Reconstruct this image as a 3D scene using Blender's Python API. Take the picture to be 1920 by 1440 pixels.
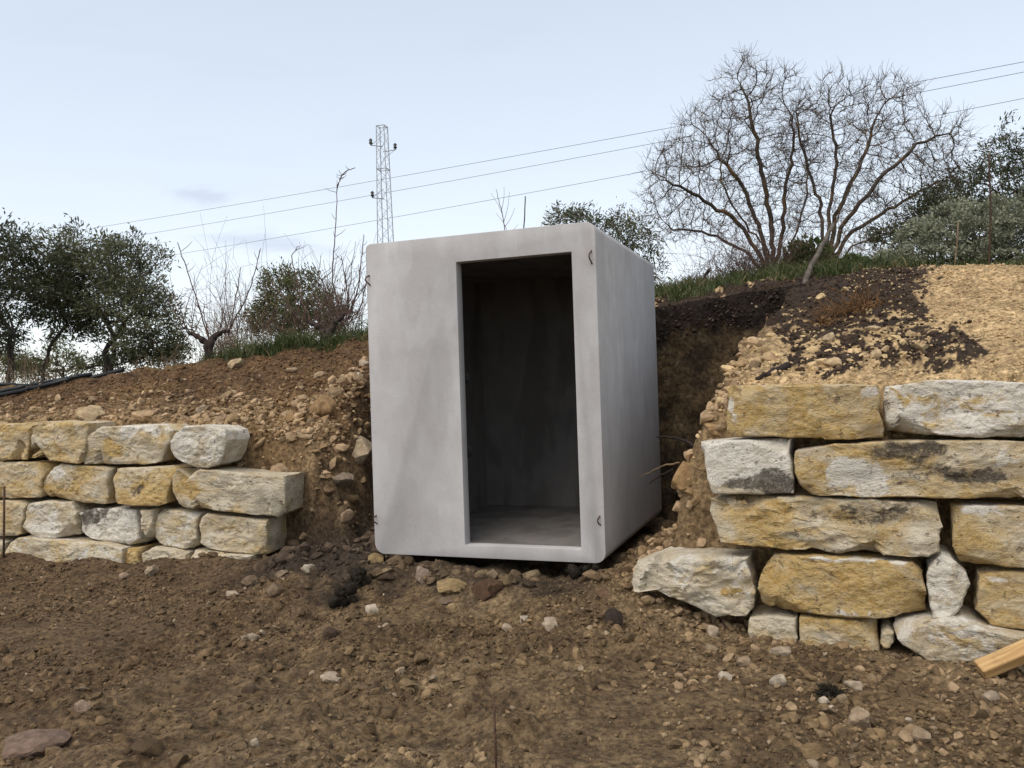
import bpy, bmesh, math, random
import numpy as np
from mathutils import Vector, Matrix

# ------------------------------------------------------------------ clean
for o in list(bpy.data.objects): bpy.data.objects.remove(o, do_unlink=True)
scene = bpy.context.scene
COL = scene.collection
rnd = random.Random(7)
rng = np.random.default_rng(7)

# ------------------------------------------------------------------ camera
F_PX, PITCH, ROLL, CAM_Z = 1567.0, 0.00377, -0.03264, 1.5
cp, sp, cr, sr_ = math.cos(PITCH), math.sin(PITCH), math.cos(ROLL), math.sin(ROLL)
CAM = np.array([0.0, 0.0, CAM_Z])
FWD = np.array([0.0, cp, sp]); UPV = np.array([0.0, -sp, cp]); RGT = np.array([1.0, 0, 0])
cam_d = bpy.data.cameras.new("camera"); cam = bpy.data.objects.new("camera", cam_d); COL.objects.link(cam)
cam_d.sensor_width = 36.0; cam_d.lens = 36.0*F_PX/1920.0; cam_d.clip_start = 0.05; cam_d.clip_end = 5000
_r = RGT*cr + UPV*sr_; _u = UPV*cr - RGT*sr_
cam.matrix_world = Matrix(((_r[0], _u[0], -FWD[0], 0), (_r[1], _u[1], -FWD[1], 0), (_r[2], _u[2], -FWD[2], CAM_Z), (0, 0, 0, 1)))
scene.camera = cam

def ray(px, py):
    a, b = px-960.0, py-720.0
    u = cr*a+sr_*b; v = -sr_*a+cr*b
    d = RGT*u - UPV*v + FWD*F_PX
    return d/d[1]                      # per metre of depth (y)
def at(px, py, d): return CAM + ray(px, py)*d
def to_px(P):
    P = np.asarray(P, float)-CAM
    f = P@FWD; u = F_PX*(P@RGT)/f; v = -F_PX*(P@UPV)/f
    return 960+cr*u-sr_*v, 720+sr_*u+cr*v

# ------------------------------------------------------------------ world, sun, exposure
SUN_EL, SUN_AZ = math.radians(56), math.radians(216)      # azimuth clockwise from +Y: behind and left of the camera
w = bpy.data.worlds.new("World"); scene.world = w; w.use_nodes = True
nt = w.node_tree; nt.nodes.clear()
out = nt.nodes.new('ShaderNodeOutputWorld'); bg = nt.nodes.new('ShaderNodeBackground')
sky = nt.nodes.new('ShaderNodeTexSky'); sky.sky_type = 'NISHITA'; sky.sun_disc = False
sky.sun_elevation = SUN_EL; sky.sun_rotation = SUN_AZ
sky.altitude = 300; sky.air_density = 1.0; sky.dust_density = 0.5; sky.ozone_density = 1.0
# thin evening veil that pales the blue, and a few faint wisps of cloud
hs = nt.nodes.new('ShaderNodeHueSaturation'); hs.inputs['Saturation'].default_value = 0.72; hs.inputs['Value'].default_value = 2.30
tc = nt.nodes.new('ShaderNodeTexCoord')
mp = nt.nodes.new('ShaderNodeMapping'); mp.inputs['Scale'].default_value = (1.6, 1.6, 9.0); mp.inputs['Location'].default_value = (0.32, 0.1, 0.55)
nz = nt.nodes.new('ShaderNodeTexNoise'); nz.inputs['Scale'].default_value = 2.2; nz.inputs['Detail'].default_value = 5; nz.inputs['Roughness'].default_value = 0.5
rp = nt.nodes.new('ShaderNodeMapRange'); rp.inputs[1].default_value = 0.60; rp.inputs[2].default_value = 0.80; rp.inputs[3].default_value = 0; rp.inputs[4].default_value = 0.22
mx = nt.nodes.new('ShaderNodeMix'); mx.data_type = 'RGBA'; mx.blend_type = 'MULTIPLY'; mx.inputs[7].default_value = (0.80, 0.80, 0.83, 1)
L = nt.links.new
gm = nt.nodes.new('ShaderNodeGamma'); gm.inputs[1].default_value = 0.42
L(sky.outputs[0], gm.inputs[0]); L(gm.outputs[0], hs.inputs['Color']); L(tc.outputs['Generated'], mp.inputs[0]); L(mp.outputs[0], nz.inputs['Vector']); L(nz.outputs[0], rp.inputs[0])
tn = nt.nodes.new('ShaderNodeMix'); tn.data_type = 'RGBA'; tn.blend_type = 'MULTIPLY'; tn.inputs[0].default_value = 1.0; tn.inputs[7].default_value = (1.0, 1.0, 1.01, 1)
L(hs.outputs[0], tn.inputs[6]); L(rp.outputs[0], mx.inputs[0]); L(tn.outputs[2], mx.inputs[6])
# two small grey evening clouds low on the left
def cloud(px, py, w_, h_, prev, amt):
    d = np.array(ray(px, py)); d /= np.linalg.norm(d); sb = nt.nodes.new('ShaderNodeVectorMath'); sb.operation = 'SUBTRACT'; sb.inputs[1].default_value = d; L(tc.outputs['Generated'], sb.inputs[0])
    m2 = nt.nodes.new('ShaderNodeMapping'); m2.inputs['Scale'].default_value = (1/w_, 1/w_, 1/h_); m2.inputs['Rotation'].default_value = (0, -0.16, 0); L(sb.outputs[0], m2.inputs[0])
    ln = nt.nodes.new('ShaderNodeVectorMath'); ln.operation = 'LENGTH'; L(m2.outputs[0], ln.inputs[0]); n_ = nt.nodes.new('ShaderNodeTexNoise'); n_.inputs['Scale'].default_value = 1.4; n_.inputs['Detail'].default_value = 5; L(m2.outputs[0], n_.inputs['Vector'])
    a_ = nt.nodes.new('ShaderNodeMath'); a_.operation = 'MULTIPLY_ADD'; a_.inputs[1].default_value = 1.6; a_.inputs[2].default_value = -0.8; L(n_.outputs[0], a_.inputs[0]); b_ = nt.nodes.new('ShaderNodeMath'); b_.operation = 'ADD'; L(ln.outputs['Value'], b_.inputs[0]); L(a_.outputs[0], b_.inputs[1])
    r_ = nt.nodes.new('ShaderNodeMapRange'); r_.interpolation_type = 'SMOOTHSTEP'; r_.inputs[1].default_value = 1.0; r_.inputs[2].default_value = 0.1; r_.inputs[3].default_value = 0; r_.inputs[4].default_value = amt; L(b_.outputs[0], r_.inputs[0])
    q_ = nt.nodes.new('ShaderNodeMix'); q_.data_type = 'RGBA'; q_.blend_type = 'MULTIPLY'; q_.inputs[7].default_value = (0.80, 0.80, 0.84, 1); L(r_.outputs[0], q_.inputs[0]); L(prev, q_.inputs[6]); return q_.outputs[2]
_c = cloud(378, 370, 0.040, 0.014, mx.outputs[2], 0.75); _c = cloud(485, 455, 0.075, 0.017, _c, 0.85); _c = cloud(590, 470, 0.06, 0.012, _c, 0.5); L(_c, bg.inputs[0]); L(bg.outputs[0], out.inputs[0])
bg.inputs[1].default_value = 0.15
sd = bpy.data.lights.new("sun", 'SUN'); sun = bpy.data.objects.new("sun", sd); COL.objects.link(sun)
sd.energy = 1.85; sd.angle = math.radians(50); sd.color = (1.0, 0.905, 0.80)
_s = Vector((math.sin(SUN_AZ)*math.cos(SUN_EL), math.cos(SUN_AZ)*math.cos(SUN_EL), math.sin(SUN_EL)))
sun.rotation_euler = _s.to_track_quat('Z', 'Y').to_euler(); sun.location = (-6, -8, 6)
vs = scene.view_settings; vs.view_transform = 'Standard'; vs.look = 'None'; vs.gamma = 1; vs.use_curve_mapping = False
vs.exposure = 0.6

# ------------------------------------------------------------------ numpy noise
_perm = np.random.default_rng(3).permutation(256); _perm = np.concatenate([_perm, _perm, _perm])
_g = np.random.default_rng(4).normal(size=(256, 3)); _g /= np.linalg.norm(_g, axis=1)[:, None]
def noise3(P):
    P = np.asarray(P, float); sh = P.shape[:-1]; P = P.reshape(-1, 3)
    i = np.floor(P).astype(int); f = P-i; i &= 255
    s = f*f*f*(f*(f*6-15)+10)
    r = 0
    for a in (0, 1):
        wa = s[:, 0] if a else 1-s[:, 0]
        for b in (0, 1):
            wb = s[:, 1] if b else 1-s[:, 1]
            for c in (0, 1):
                wc = s[:, 2] if c else 1-s[:, 2]
                h = _perm[_perm[_perm[i[:, 0]+a]+i[:, 1]+b]+i[:, 2]+c]
                g = _g[h]
                r = r + wa*wb*wc*(g[:, 0]*(f[:, 0]-a)+g[:, 1]*(f[:, 1]-b)+g[:, 2]*(f[:, 2]-c))
    return (r*1.6).reshape(sh)
def fbm(P, o=4, gain=0.5):
    P = np.asarray(P, float); r = 0; a = 1.0
    for k in range(o): r = r + a*noise3(P*(2.03**k)+k*17.3); a *= gain
    return r
def n2(x, y, s, z=0.0): return noise3(np.stack([x*s, y*s, np.full_like(x, z)], -1))
def f2(x, y, s, o=4, z=0.0, gain=0.5): return fbm(np.stack([x*s, y*s, np.full_like(x, z)], -1), o, gain)
def sstep(t): t = np.clip(t, 0, 1); return t*t*(3-2*t)

# ------------------------------------------------------------------ mesh helpers
def np_mesh(name, V, *Fs, smooth=True):
    V = np.asarray(V, np.float32); me = bpy.data.meshes.new(name)
    Fs = [np.asarray(f, np.int32) for f in Fs if len(f)]
    nl = sum(f.size for f in Fs); npoly = sum(len(f) for f in Fs)
    me.vertices.add(len(V)); me.vertices.foreach_set('co', V.ravel())
    me.loops.add(nl); me.loops.foreach_set('vertex_index', np.concatenate([f.ravel() for f in Fs]))
    me.polygons.add(npoly)
    tot = np.concatenate([np.full(len(f), f.shape[1], np.int32) for f in Fs]); st = np.concatenate([[0], np.cumsum(tot)[:-1]]).astype(np.int32)
    me.polygons.foreach_set('loop_start', st); me.polygons.foreach_set('loop_total', tot)
    me.polygons.foreach_set('use_smooth', np.full(npoly, smooth))
    me.update(calc_edges=True); return me
def vcol(me, name, C):
    C = np.asarray(C, np.float32)
    if C.shape[1] == 3: C = np.concatenate([C, np.ones((len(C), 1), np.float32)], 1)
    a = me.attributes.new(name, 'FLOAT_COLOR', 'POINT'); a.data.foreach_set('color', C.ravel())
def link(name, me, mat=None, parent=None, label=None, cat=None, group=None, kind=None):
    o = bpy.data.objects.new(name, me); COL.objects.link(o)
    if mat is not None: me.materials.append(mat) if not len(me.materials) else None
    if parent is not None: o.parent = parent
    return tag(o, label, cat, group, kind)
def tag(o, label=None, cat=None, group=None, kind=None):
    if label: o['label'] = label
    if cat: o['category'] = cat
    if group: o['group'] = group
    if kind: o['kind'] = kind
    return o
def empty(name, loc, label, cat, group=None):
    o = bpy.data.objects.new(name, None); COL.objects.link(o); o.location = loc; o.empty_display_size = 0.1
    return tag(o, label, cat, group)
def child(name, me, mat, parent, **k):
    """mesh given in world coordinates, parented to an Empty placed (unrotated) at the thing's base"""
    off = np.array(parent.location if parent.parent is None else parent.parent.location) if parent is not None else np.zeros(3)
    me.transform(Matrix.Translation(Vector(-off)))
    return link(name, me, mat, parent, **k)
def solo(name, me, mat, loc, **k):
    me.transform(Matrix.Translation(-Vector(loc))); o = link(name, me, mat, None, **k); o.location = loc; return o

class Tubes:
    def __init__(s): s.V = []; s.F = []; s.n = 0
    def add(s, pts, rad, sides=5, cap=True):
        pts = np.asarray(pts, float); m = len(pts)
        rad = np.broadcast_to(np.asarray(rad, float), (m,))
        T = np.gradient(pts, axis=0); T /= np.linalg.norm(T, axis=1)[:, None]+1e-12
        ref = np.array([0.31, 0.17, 0.93]) if abs(T[0] @ np.array([0.31, 0.17, 0.93])) < 0.9 else np.array([1.0, 0, 0])
        A = np.cross(T, ref); A /= np.linalg.norm(A, axis=1)[:, None]+1e-12; B = np.cross(T, A)
        th = np.arange(sides)*2*np.pi/sides
        R = pts[:, None]+rad[:, None, None]*(A[:, None]*np.cos(th)[None, :, None]+B[:, None]*np.sin(th)[None, :, None])
        s.V.append(R.reshape(-1, 3)); j = np.arange(sides); k = (j+1) % sides
        for i in range(m-1):
            a = s.n+i*sides; s.F.append(np.stack([a+j, a+k, a+sides+k, a+sides+j], 1))
        s.n += m*sides
        if cap and sides >= 3:
            for e, rev in ((0, 1), (m-1, 0)):
                c = s.n; s.V.append(pts[e][None]); s.n += 1; a = c-0
                base = s.n-1-m*sides+e*sides if e == 0 else None
            # caps as degenerate quads
            b0 = s.n-2-m*sides; b1 = b0+(m-1)*sides; c0 = s.n-2; c1 = s.n-1
            s.F.append(np.stack([b0+k, b0+j, np.full(sides, c0), np.full(sides, c0)], 1)[:, :4])
            s.F.append(np.stack([b1+j, b1+k, np.full(sides, c1), np.full(sides, c1)], 1)[:, :4])
    def mesh(s, name, smooth=True):
        F = np.concatenate(s.F); deg = F[:, 2] == F[:, 3]
        return np_mesh(name, np.concatenate(s.V), F[~deg], F[deg][:, :3], smooth=smooth)

# ------------------------------------------------------------------ materials
class N:
    def __init__(s, name):
        s.m = bpy.data.materials.new(name); s.m.use_nodes = True; s.t = s.m.node_tree; s.b = s.t.nodes['Principled BSDF']; s.b.inputs['Specular IOR Level'].default_value = 0.25
        s.tc = None
    def n(s, t, **k):
        x = s.t.nodes.new(t)
        for a, v in k.items(): setattr(x, a, v)
        return x
    def l(s, a, b): s.t.links.new(a, b)
    def coord(s, scale=(1, 1, 1), kind='Object', rand=False):
        if not s.tc: s.tc = s.n('ShaderNodeTexCoord')
        mp = s.n('ShaderNodeMapping'); mp.inputs['Scale'].default_value = scale; s.l(s.tc.outputs[kind], mp.inputs[0])
        if rand:
            oi = s.n('ShaderNodeObjectInfo'); mu = s.n('ShaderNodeMath', operation='MULTIPLY'); mu.inputs[1].default_value = 57.0
            s.l(oi.outputs['Random'], mu.inputs[0]); s.l(mu.outputs[0], mp.inputs['Location'])
        return mp.outputs[0]
    def noise(s, vec, scale, detail=6, rough=0.6, dist=0.0):
        x = s.n('ShaderNodeTexNoise'); x.inputs['Scale'].default_value = scale; x.inputs['Detail'].default_value = detail; x.inputs['Roughness'].default_value = rough; x.inputs['Distortion'].default_value = dist
        s.l(vec, x.inputs['Vector']); return x.outputs[0]
    def vor(s, vec, scale, feat='F1'):
        x = s.n('ShaderNodeTexVoronoi', feature=feat); x.inputs['Scale'].default_value = scale; s.l(vec, x.inputs['Vector']); return x
    def rng(s, v, a, b, c=0.0, d=1.0, smooth=True):
        x = s.n('ShaderNodeMapRange'); x.interpolation_type = 'SMOOTHSTEP' if smooth else 'LINEAR'
        s.l(v, x.inputs[0])
        for i, q in enumerate((a, b, c, d)): x.inputs[i+1].default_value = q
        return x.outputs[0]
    def math(s, op, a, b=0.0):
        x = s.n('ShaderNodeMath', operation=op)
        for i, q in enumerate((a, b)):
            if isinstance(q, (int, float)): x.inputs[i].default_value = q
            else: s.l(q, x.inputs[i])
        return x.outputs[0]
    def mix(s, f, a, b, mode='MIX'):
        x = s.n('ShaderNodeMix', data_type='RGBA', blend_type=mode)
        for i, q in ((0, f), (6, a), (7, b)):
            if isinstance(q, (int, float)): x.inputs[i].default_value = q
            elif isinstance(q, tuple): x.inputs[i].default_value = q if len(q) == 4 else q+(1,)
            else: s.l(q, x.inputs[i])
        return x.outputs[2]
    def attr(s, name):
        a = s.n('ShaderNodeAttribute', attribute_name=name); sp = s.n('ShaderNodeSeparateColor'); s.l(a.outputs['Color'], sp.inputs[0])
        return a.outputs['Color'], sp.outputs[0], sp.outputs[1], sp.outputs[2], a.outputs['Alpha']
    def bump(s, h, strength=0.5, dist=0.02, prev=None):
        x = s.n('ShaderNodeBump'); x.inputs['Strength'].default_value = strength; x.inputs['Distance'].default_value = dist; s.l(h, x.inputs['Height'])
        if prev is not None: s.l(prev, x.inputs['Normal'])
        return x.outputs[0]
    def done(s, col, rough=0.9, normal=None):
        if isinstance(col, tuple): s.b.inputs['Base Color'].default_value = col if len(col) == 4 else col+(1,)
        else: s.l(col, s.b.inputs['Base Color'])
        if isinstance(rough, (int, float)): s.b.inputs['Roughness'].default_value = rough
        else: s.l(rough, s.b.inputs['Roughness'])
        if normal is not None: s.l(normal, s.b.inputs['Normal'])
        return s.m

def simple(name, c1, c2, scale=8, rough=0.85, bump=0.3, bd=0.01, stretch=(1, 1, 1), rand=False):
    k = N(name); v = k.coord(stretch, rand=rand); n = k.noise(v, scale, 6, 0.65)
    return k.done(k.mix(k.rng(n, 0.35, 0.65), c1, c2), rough, k.bump(n, bump, bd))

def m_concrete(name='concrete', tint=1.0):
    k = N(name); v = k.coord(); vs_ = k.coord((2.2, 2.2, 0.75))
    n1 = k.noise(vs_, 1.6, 4, 0.5, 0.4); n2_ = k.noise(v, 6, 6, 0.6); n3 = k.noise(v, 90, 3, 0.6); n4 = k.noise(k.coord((1.5, 1.5, 0.8)), 2.6, 3, 0.45, 0.25)
    c = k.mix(k.rng(n1, 0.38, 0.62), (0.405, 0.392, 0.387), (0.455, 0.444, 0.438))
    c = k.mix(k.rng(n4, 0.50, 0.62, 0, 0.5), c, (0.50, 0.493, 0.487))
    n6 = k.noise(k.coord((3.0, 3.0, 0.5)), 3.0, 3, 0.5, 0.2); c = k.mix(k.rng(n6, 0.54, 0.70, 0, 0.4), c, (0.54, 0.533, 0.527))
    c = k.mix(k.rng(k.noise(v, 1.3, 3, 0.5), 0.45, 0.62, 0, 0.45), c, (0.41, 0.392, 0.385))
    c = k.mix(k.rng(n2_, 0.3, 0.75, 0, 0.28), c, (0.28, 0.265, 0.255))
    c = k.mix(k.rng(n3, 0.3, 0.7, 0, 0.16), c, (0.22, 0.21, 0.2))
    vo = k.vor(v, 26); pit = k.rng(vo.outputs['Distance'], 0.05, 0.11, 1, 0)
    sel = k.rng(k.noise(v, 7, 2, 0.5), 0.54, 0.66); pit = k.math('MULTIPLY', pit, sel)
    c = k.mix(k.math('MULTIPLY', pit, 0.75), c, (0.09, 0.085, 0.08))
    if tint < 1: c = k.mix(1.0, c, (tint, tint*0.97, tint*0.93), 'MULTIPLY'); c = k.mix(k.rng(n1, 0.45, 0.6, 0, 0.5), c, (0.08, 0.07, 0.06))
    h = k.math('SUBTRACT', k.math('ADD', k.math('MULTIPLY', n2_, 0.6), k.math('MULTIPLY', n3, 0.25)), pit)
    return k.done(c, 0.82, k.bump(h, 0.35, 0.006))

def m_stone():
    k = N('limestone'); v = k.coord(rand=True); vl = k.coord((1.2, 1.2, 1.9), rand=True)
    _, R, G, B, A = k.attr('stain')
    n1 = k.noise(vl, 2.4, 10, 0.70, 0.7); n2_ = k.noise(v, 7, 8, 0.68, 0.3); n3 = k.noise(vl, 13, 9, 0.74, 0.4); n4 = k.noise(v, 70, 5, 0.7); nb = k.noise(v, 5.0, 10, 0.74, 0.9); n5 = k.noise(vl, 30, 6, 0.7)
    c = k.mix(k.rng(n2_, 0.33, 0.67), (0.50, 0.425, 0.30), (0.65, 0.58, 0.445))
    c = k.mix(k.rng(n5, 0.50, 0.68, 0, 0.65), c, (0.70, 0.64, 0.52))
    o = k.math('ADD', k.math('MULTIPLY', R, 0.66), n1)
    om = k.rng(o, 0.56, 0.86)
    oc = k.mix(k.rng(n3, 0.36, 0.64), (0.40, 0.245, 0.07), (0.64, 0.465, 0.20))
    c = k.mix(k.math('MULTIPLY', om, k.rng(n5, 0.28, 0.55, 0.55, 1.0)), c, oc)
    c = k.mix(k.math('MULTIPLY', k.rng(k.math('ADD', n3, k.math('MULTIPLY', R, 0.14)), 0.60, 0.72), 0.65), c, (0.25, 0.15, 0.058))
    wm = k.rng(k.math('ADD', k.math('MULTIPLY', B, 0.62), nb), 0.76, 0.84)
    c = k.mix(k.math('MULTIPLY', wm, 0.92), c, k.mix(k.rng(n2_, 0.4, 0.6), (0.66, 0.61, 0.515), (0.76, 0.72, 0.63)))
    dm = k.rng(k.math('ADD', k.math('MULTIPLY', G, 0.60), k.math('MULTIPLY', k.math('ADD', k.math('ADD', n3, nb), n5), 0.3334)), 0.78, 0.90)
    dm = k.math('MULTIPLY', dm, k.rng(n2_, 0.34, 0.46, 0.15, 1.0)); dm = k.math('MULTIPLY', dm, k.rng(n4, 0.30, 0.48, 0.4, 1.0))
    c = k.mix(k.math('MULTIPLY', dm, 0.92), c, k.mix(k.rng(n2_, 0.4, 0.62), (0.045, 0.039, 0.034), (0.12, 0.10, 0.08)))
    c = k.mix(k.rng(n4, 0.55, 0.75, 0, 0.4), c, (0.22, 0.17, 0.11))
    c = k.mix(k.rng(n5, 0.60, 0.70, 0, 0.65), c, (0.17, 0.12, 0.075))
    vc = k.vor(k.coord((1.6, 1.6, 4.0), rand=True), 5.0, 'DISTANCE_TO_EDGE'); ck = k.math('MULTIPLY', k.rng(vc.outputs['Distance'], 0.0, 0.022, 1, 0), k.rng(nb, 0.50, 0.62)); c = k.mix(k.math('MULTIPLY', ck, 0.7), c, (0.13, 0.09, 0.055))
    sm = k.rng(k.math('ADD', A, k.math('MULTIPLY', nb, 0.9)), 0.85, 1.1)
    c = k.mix(k.math('MULTIPLY', sm, 0.85), c, (0.19, 0.135, 0.08))
    h = k.math('ADD', k.math('ADD', k.math('MULTIPLY', n3, 0.7), k.math('MULTIPLY', n5, 0.5)), k.math('MULTIPLY', n4, 0.25))
    pit = k.rng(k.noise(v, 24, 4, 0.6), 0.62, 0.72); c = k.mix(k.math('MULTIPLY', pit, 0.45), c, (0.20, 0.15, 0.095))
    return k.done(c, 0.9, k.bump(k.math('SUBTRACT', h, k.math('MULTIPLY', pit, 0.6)), 1.0, 0.035))

def m_soil():
    k = N('soil'); v = k.coord()
    col, R, G, B, A = k.attr('col')
    n1 = k.noise(v, 5, 8, 0.7); n2_ = k.noise(v, 28, 6, 0.7); n3 = k.noise(v, 120, 4, 0.7)
    c = k.mix(1.0, col, k.mix(k.rng(n2_, 0.3, 0.72), (0.34, 0.32, 0.30), (1.5, 1.5, 1.5)), 'MULTIPLY')
    c = k.mix(1.0, c, k.mix(k.rng(n1, 0.3, 0.7), (0.66, 0.64, 0.62), (1.24, 1.25, 1.26)), 'MULTIPLY')
    vo = k.vor(v, 55); peb = k.rng(vo.outputs['Distance'], 0.10, 0.26, 1, 0)
    sep = k.n('ShaderNodeSeparateColor'); k.l(vo.outputs['Color'], sep.inputs[0])
    peb = k.math('MULTIPLY', peb, k.rng(sep.outputs[0], 0.74, 0.80))
    c = k.mix(k.math('MULTIPLY', peb, 0.55), c, k.mix(1.0, col, (2.1, 2.2, 2.35), 'MULTIPLY'))
    h = k.math('ADD', k.math('ADD', n2_, k.math('MULTIPLY', n3, 0.45)), k.math('MULTIPLY', peb, 0.5))
    return k.done(c, 0.96, k.bump(h, 0.9, 0.025))

def m_rock():
    k = N('rubble'); v = k.coord()
    col, R, G, B, A = k.attr('col')
    n1 = k.noise(v, 22, 6, 0.7); n2_ = k.noise(v, 90, 5, 0.7)
    c = k.mix(1.0, col, k.mix(k.rng(n1, 0.3, 0.7), (0.62, 0.60, 0.57), (1.22, 1.22, 1.22)), 'MULTIPLY')
    return k.done(c, 0.95, k.bump(k.math('ADD', n1, k.math('MULTIPLY', n2_, 0.4)), 0.7, 0.015))

def m_leaf(name, c1, c2, back, trans=0.25):
    k = N(name); col, R, G, B, A = k.attr('col')
    c = k.mix(k.math('MULTIPLY', G, 0.85), k.mix(R, c1, c2), (0.26, 0.20, 0.10))
    geo = k.n('ShaderNodeNewGeometry')
    c = k.mix(k.math('MULTIPLY', geo.outputs['Backfacing'], 0.6), c, back)
    k.done(c, 0.6)
    tr = k.n('ShaderNodeBsdfTranslucent'); k.l(c, tr.inputs[0]); ms = k.n('ShaderNodeMixShader'); ms.inputs[0].default_value = trans
    k.l(k.b.outputs[0], ms.inputs[1]); k.l(tr.outputs[0], ms.inputs[2]); k.l(ms.outputs[0], k.t.nodes['Material Output'].inputs[0])
    return k.m

def m_bark(name, dark, light, lichen, amt):
    k = N(name); v = k.coord(); n1 = k.noise(v, 9, 6, 0.7); n2_ = k.noise(k.coord((1, 1, 0.3)), 40, 4, 0.6); n3 = k.noise(v, 2.2, 5, 0.7)
    c = k.mix(k.rng(n1, 0.35, 0.65), dark, light)
    c = k.mix(k.math('MULTIPLY', k.rng(n3, 0.50, 0.66), amt), c, lichen)
    return k.done(c, 0.92, k.bump(n2_, 0.6, 0.01))

M_CONC, M_STONE, M_SOIL, M_ROCK = m_concrete(), m_stone(), m_soil(), m_rock()
M_CONC_SHADED = m_concrete('shaded_concrete', 0.43)  # cabin interior: concrete tinted down to paint in its shade, plus brown stains
M_RUST = simple('rusty_steel', (0.035, 0.022, 0.016), (0.09, 0.045, 0.025), 60, 0.8, 0.4, 0.002)
M_STEEL = simple('galvanised_steel', (0.24, 0.245, 0.25), (0.32, 0.325, 0.33), 5, 0.55, 0.05)
M_WIRE = simple('wire_metal', (0.13, 0.135, 0.14), (0.18, 0.18, 0.185), 5, 0.6, 0.05)
M_HOSE = simple('black_polyethylene', (0.010, 0.011, 0.012), (0.02, 0.021, 0.022), 20, 0.38, 0.1)
M_INS = simple('insulator_glaze', (0.03, 0.03, 0.032), (0.05, 0.05, 0.05), 5, 0.35, 0.05)
M_BARK_A = m_bark('almond_bark', (0.035, 0.026, 0.020), (0.085, 0.066, 0.050), (0.16, 0.09, 0.025), 0.85)
M_TWIG_A = m_bark('almond_twigs', (0.055, 0.040, 0.028), (0.115, 0.088, 0.062), (0.15, 0.09, 0.03), 0.6)
M_BARK_O = m_bark('olive_bark', (0.025, 0.021, 0.018), (0.07, 0.058, 0.048), (0.06, 0.06, 0.04), 0.4)
M_BARK_V = m_bark('vine_bark', (0.018, 0.013, 0.012), (0.05, 0.034, 0.028), (0.05, 0.045, 0.03), 0.3)
M_CANE = m_bark('vine_cane', (0.06, 0.036, 0.028), (0.15, 0.095, 0.075), (0.10, 0.07, 0.05), 0.3)
M_BARK_G = m_bark('grey_deadwood', (0.06, 0.048, 0.038), (0.13, 0.11, 0.09), (0.1, 0.08, 0.05), 0.3)
M_DRY = m_bark('dry_stems', (0.11, 0.075, 0.045), (0.26, 0.19, 0.12), (0.15, 0.1, 0.05), 0.3)
M_ORANGE = m_bark('dead_foliage', (0.08, 0.042, 0.018), (0.20, 0.105, 0.045), (0.14, 0.075, 0.03), 0.3)
M_LEAF_O = m_leaf('olive_leaves', (0.055, 0.060, 0.026), (0.165, 0.160, 0.078), (0.12, 0.13, 0.085))
M_LEAF_D = m_leaf('dark_leaves', (0.034, 0.040, 0.018), (0.105, 0.103, 0.048), (0.09, 0.10, 0.06))
M_LEAF_B = m_leaf('bushy_leaves', (0.055, 0.064, 0.020), (0.15, 0.15, 0.052), (0.12, 0.13, 0.06))
M_LEAF_G = m_leaf('grey_leaves', (0.10, 0.108, 0.066), (0.27, 0.275, 0.185), (0.22, 0.23, 0.16), 0.15)
M_GRASS = m_leaf('grass_blades', (0.028, 0.046, 0.013), (0.100, 0.118, 0.040), (0.07, 0.09, 0.03), 0.3)

def m_wood():
    k = N('sawn_timber'); v = k.coord((1.0, 14, 14)); n = k.noise(v, 3, 6, 0.6, 0.6); n2_ = k.noise(k.coord(), 12, 4, 0.6)
    c = k.mix(k.rng(n, 0.35, 0.65), (0.36, 0.215, 0.085), (0.50, 0.33, 0.15)); c = k.mix(k.rng(n2_, 0.55, 0.75, 0, 0.5), c, (0.2, 0.13, 0.07))
    return k.done(c, 0.75, k.bump(n, 0.3, 0.004))
M_WOOD = m_wood()

# ------------------------------------------------------------------ the cabin's frame (fitted from the photograph)
BX0 = np.array([0.6152, 5.8446, 0.2446]); YAW = 0.35617; BW, BD, BH = 1.834, 2.176, 2.40
BA = np.array([-math.cos(YAW), math.sin(YAW), 0.0]); BB = np.array([math.sin(YAW), math.cos(YAW), 0.0])

# ------------------------------------------------------------------ terrain functions (x right, y away, z up)
def y_wall(x): return np.interp(x, [-30, -7.0, -1.95, 1.0, 1.11, 2.70, 4.2, 30], [9.0, 8.353, 7.0, 5.25, 5.15, 4.44, 3.78, 3.0])
def ridge(x):
    yr = np.interp(x, [-30, -6, -1.6, 0.5, 1.6, 3.0, 5.0, 12], [10.5, 10.0, 9.6, 9.3, 8.95, 8.5, 8.2, 8.2])
    zr = np.interp(x, [-30, -8, -6, -3.2, -1.6, 0.5, 1.6, 2.6, 3.65, 4.9, 12], [1.4, 1.58, 1.66, 1.93, 2.10, 2.28, 2.38, 2.48, 2.56, 2.42, 2.5])
    return yr, zr
LP, LD = np.array([-1.75, 6.7]), np.array([0.287, 0.958])       # left side of the excavation
CP0, CP1 = np.array([-1.4, 9.32]), np.array([2.85, 8.05])       # back cut
RP, RD = np.array([1.14, 5.5]), np.array([0.50, 0.866])        # right side
def alcove(x, y):
    dl = (x-LP[0])*LD[1]-(y-LP[1])*LD[0]
    e = (CP1-CP0)/np.linalg.norm(CP1-CP0); db = -((x-CP0[0])*(-e[1])+(y-CP0[1])*e[0])
    dr = -((x-RP[0])*RD[1]-(y-RP[1])*RD[0])
    return dl, db, dr
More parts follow.
